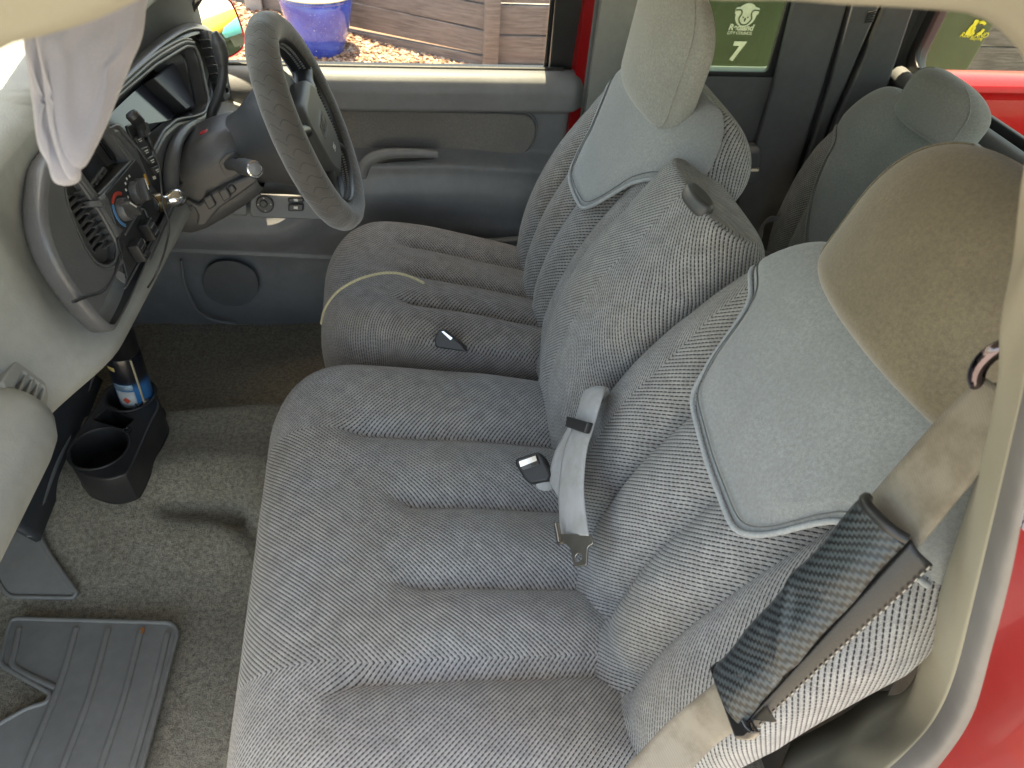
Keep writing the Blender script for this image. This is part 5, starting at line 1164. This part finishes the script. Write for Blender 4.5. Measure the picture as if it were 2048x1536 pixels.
# the folded, stitched closing flap along its lower edge
fl = np.zeros((NU, 6, 3))
for i in range(NU):
    s_ = i / (NU - 1); b = qd[1] * (1 - s_) + qd[2] * s_; w_ = .006 + .012 * max(0, 1 - s_ * 1.1)
    for j in range(6): t = j / 5; fl[i, j] = b + V3(.25, -.9, -.35) * w_ * t * (1 + .03 * math.sin(s_ * 9)) + PF.n * (-.004 - .010 * t + .004 * math.sin(t * 3))
fo = gridobj('sleeve_flap', fl, M_leather, belt, sharp=180, solid=.003)
vs, fs = [], []
for e_, off in ((5, 0.0), (0, .03), (0, .10)):
    for i in range(34):
        s0 = (i + .5) / 34; x_ = s0 * (NU - 1); i0 = min(int(x_), NU - 2); t = x_ - i0
        p0 = fl[i0, e_] * (1 - t) + fl[i0 + 1, e_] * t + PF.n * (.0018 if e_ else .004)
        if e_ == 0: p0 = p0 + ((qd[0] * (1 - s0) + qd[3] * s0) - (qd[1] * (1 - s0) + qd[2] * s0)) * off + PF.n * .0035 * (off > .05)
        w_ = (qd[0] - qd[1]) / Lv * .0007; l_ = (qd[3] - qd[0]) / Lu * .0019; z_ = PF.n * .0008; b0 = len(vs)
        vs += [p0 - w_ - l_, p0 + w_ - l_, p0 + w_ + l_, p0 - w_ + l_, p0 + z_ - l_ * .6, p0 + z_ + l_ * .6]; fs += [(b0, b0 + 1, b0 + 4), (b0 + 1, b0 + 2, b0 + 5, b0 + 4), (b0 + 2, b0 + 3, b0 + 5), (b0 + 3, b0, b0 + 4, b0 + 5)]
so_ = link('flap_stitching', mesh('flap_stitching', vs, fs), simple('cream_thread', (.34, .32, .28), .7), fo, None); so_['kind'] = 'stuff'
tube('sleeve_end', [P[0, j] + PF.n * .001 for j in range(NV)], .0045, M_leather, slv_, seg=8)
# latch plate at the sleeve's lower end
e0, e1_ = PF.hit(1432, 1330, .010), PF.hit(1488, 1470, .010); ax_ = (e1_ - e0) / np.linalg.norm(e1_ - e0)
ta = (qd[3] - qd[0]) / Lu; cn = np.cross(ax_, PF.n)
LPn = Pl((e0 + e1_) / 2, PF.n, ax_); Lh = np.linalg.norm(e1_ - e0) / 2
shape('latch_plate', LPn, [rnd([(-Lh, -.005), (Lh * 1.02, -.007), (Lh * 1.2, .004), (Lh * 1.15, .016), (Lh * .95, .012), (-Lh, .008)], .003)], .012, M_gloss, belt, h0=-.006, bevel=.003)
pxshape('latch_tongue', PF, [(1500, 1408), (1535, 1398), (1562, 1446), (1520, 1440)], .003, M_steel, belt, h0=.004, r=.002)
# lap belt of the centre place
lap = thing('lap_belt', 'pale grey centre lap belt with steel tongue lying in the seat crease', 'seat belt', tuple(at(1150, 1050, Z=.42)))
def quadpts(L): return [(a + b) / 2 for a, b in L], [(b - a) / 2 for a, b in L]
def fr(x, y, d): return Pl(B0 + BN * d, BN, (0, 1, 0)).hit(x, y)
Ls_ = [(fr(1192, 812, .03), fr(1222, 795, .03)), (fr(1170, 782, .085), fr(1212, 778, .085)), (fr(1148, 848, .10), fr(1186, 858, .10)), (fr(1128, 905, .105), fr(1172, 912, .105)), (fr(1118, 985, .105), fr(1168, 990, .105)), (fr(1121, 1068, .10), fr(1178, 1072, .10))]
C_, W_ = quadpts(Ls_); ribbon('webbing', C_, W_, M_beltg, lap, n=80, bow=.004)
L2 = [(fr(1120, 1000, .085), fr(1150, 1020, .085)), (fr(1100, 960, .088), fr(1130, 975, .088)), (fr(1108, 910, .09), fr(1140, 925, .09)), (fr(1128, 870, .09), fr(1160, 880, .09)), (fr(1142, 845, .09), fr(1172, 855, .09))]
C_, W_ = quadpts(L2); ribbon('webbing', C_, W_, M_beltg, lap, n=40, bow=.003)
KP = Pl(B0 + BN * .107, BN, (0, 1, 0))
pxshape('keeper', KP, [(1141, 834), (1184, 846), (1176, 868), (1138, 855)], .010, M_black, lap, h0=-.003, r=.002, bevel=.002)
TP = Pl(fr(1150, 1075, .104), BN * .8 + V3(-.2, -.1, .5), (0, 1, 0))
hole = [TP.px(1160, 1116) + .0055 * np.array((math.cos(t), math.sin(t))) for t in np.linspace(0, 2 * math.pi, 20)[:-1]]
tl = rnd(np.array([TP.px(x, y) for x, y in ((1112, 1068), (1184, 1070), (1190, 1088), (1178, 1094), (1176, 1132), (1150, 1134), (1144, 1100), (1136, 1088), (1116, 1090))]), .004)
shape('tongue', TP, [tl, np.array(hole)], .003, M_steel, lap, h0=0, bevel=.0008)
tube('tongue_bar', [TP.hit(1113, 1048, .004), TP.hit(1120, 1086, .004)], .0042, M_steel, lap, seg=10)
# buckles
buc = thing('belt_buckle', 'black buckle with bright steel slot on a grey strap beside the lap belt', 'buckle', tuple(at(1065, 925, Z=.44)))
BP = Pl(at(1065, 925, Z=.455), CAM - at(1065, 925, Z=.455) + V3(-.35, .1, .15), (1, 0, 0))
bq = [(1032, 917), (1076, 903), (1086, 912), (1102, 948), (1096, 962), (1060, 968), (1050, 960), (1030, 928)]
bb = pxshape('buckle_body', BP, bq, .026, M_black, buc, h0=-.024, r=.004, bevel=.004)
pxshape('buckle_face', BP, [(1036, 921), (1074, 908), (1082, 930), (1046, 942)], .003, M_gloss, bb, h0=.0005, r=.003, bevel=.001)
pxshape('buckle_slot', BP, [(1040, 924), (1073, 912), (1076, 922), (1043, 935)], .002, M_chrome, bb, h0=.0036, r=.001)
st_ = [(at(1068, 962, Z=.43), at(1085, 955, Z=.445)), (at(1078, 978, Z=.42), at(1092, 962, Z=.44)), (at(1100, 980, Z=.42), at(1106, 955, Z=.44)), (at(1125, 960, Z=.42), at(1125, 935, Z=.44))]
C_, W_ = quadpts(st_); ribbon('buckle_strap', C_, W_, M_beltg, buc, n=30)
buc2 = thing('belt_buckle', 'black buckle poking up between the driver cushion and the wide cushion', 'buckle', tuple(at(895, 680, Z=.43)))
BQ = Pl(at(890, 680, Z=.44), (-.35, -.75, .6), (1, 0, 0))
b2 = pxshape('buckle_body', BQ, [(868, 678), (878, 658), (888, 660), (926, 690), (932, 704), (872, 695)], .022, M_black, buc2, h0=-.02, r=.003, bevel=.003)
pxshape('buckle_slot', BQ, [(884, 663), (888, 662), (906, 676), (902, 680)], .001, M_chrome, b2, h0=.0025)
sl3 = [(at(1078, 735, Z=.40), at(1098, 742, Z=.40)), (at(1086, 722, Z=.41), at(1102, 730, Z=.41)), (at(1094, 706, Z=.43), at(1106, 714, Z=.43))]
C_, W_ = quadpts(sl3); lap2 = thing('lap_belt', 'end of a grey strap emerging at the crease by the driver cushion', 'seat belt', tuple(at(1088, 728, Z=.4))); ribbon('webbing', C_, W_, M_beltg, lap2, n=16)
# strap loop in the rear footwell
rb = thing('rear_belt', 'dark strap looping down beside the rear seat in shade', 'seat belt', tuple(at(1530, 480, Y=1.35)))
rr_ = [(at(1560, 432, Y=1.40), at(1552, 442, Y=1.40)), (at(1535, 436, Y=1.40), at(1530, 448, Y=1.40)), (at(1515, 465, Y=1.38), at(1525, 472, Y=1.38)), (at(1508, 490, Y=1.36), at(1520, 494, Y=1.36)), (at(1540, 505, Y=1.30), at(1536, 520, Y=1.30))]
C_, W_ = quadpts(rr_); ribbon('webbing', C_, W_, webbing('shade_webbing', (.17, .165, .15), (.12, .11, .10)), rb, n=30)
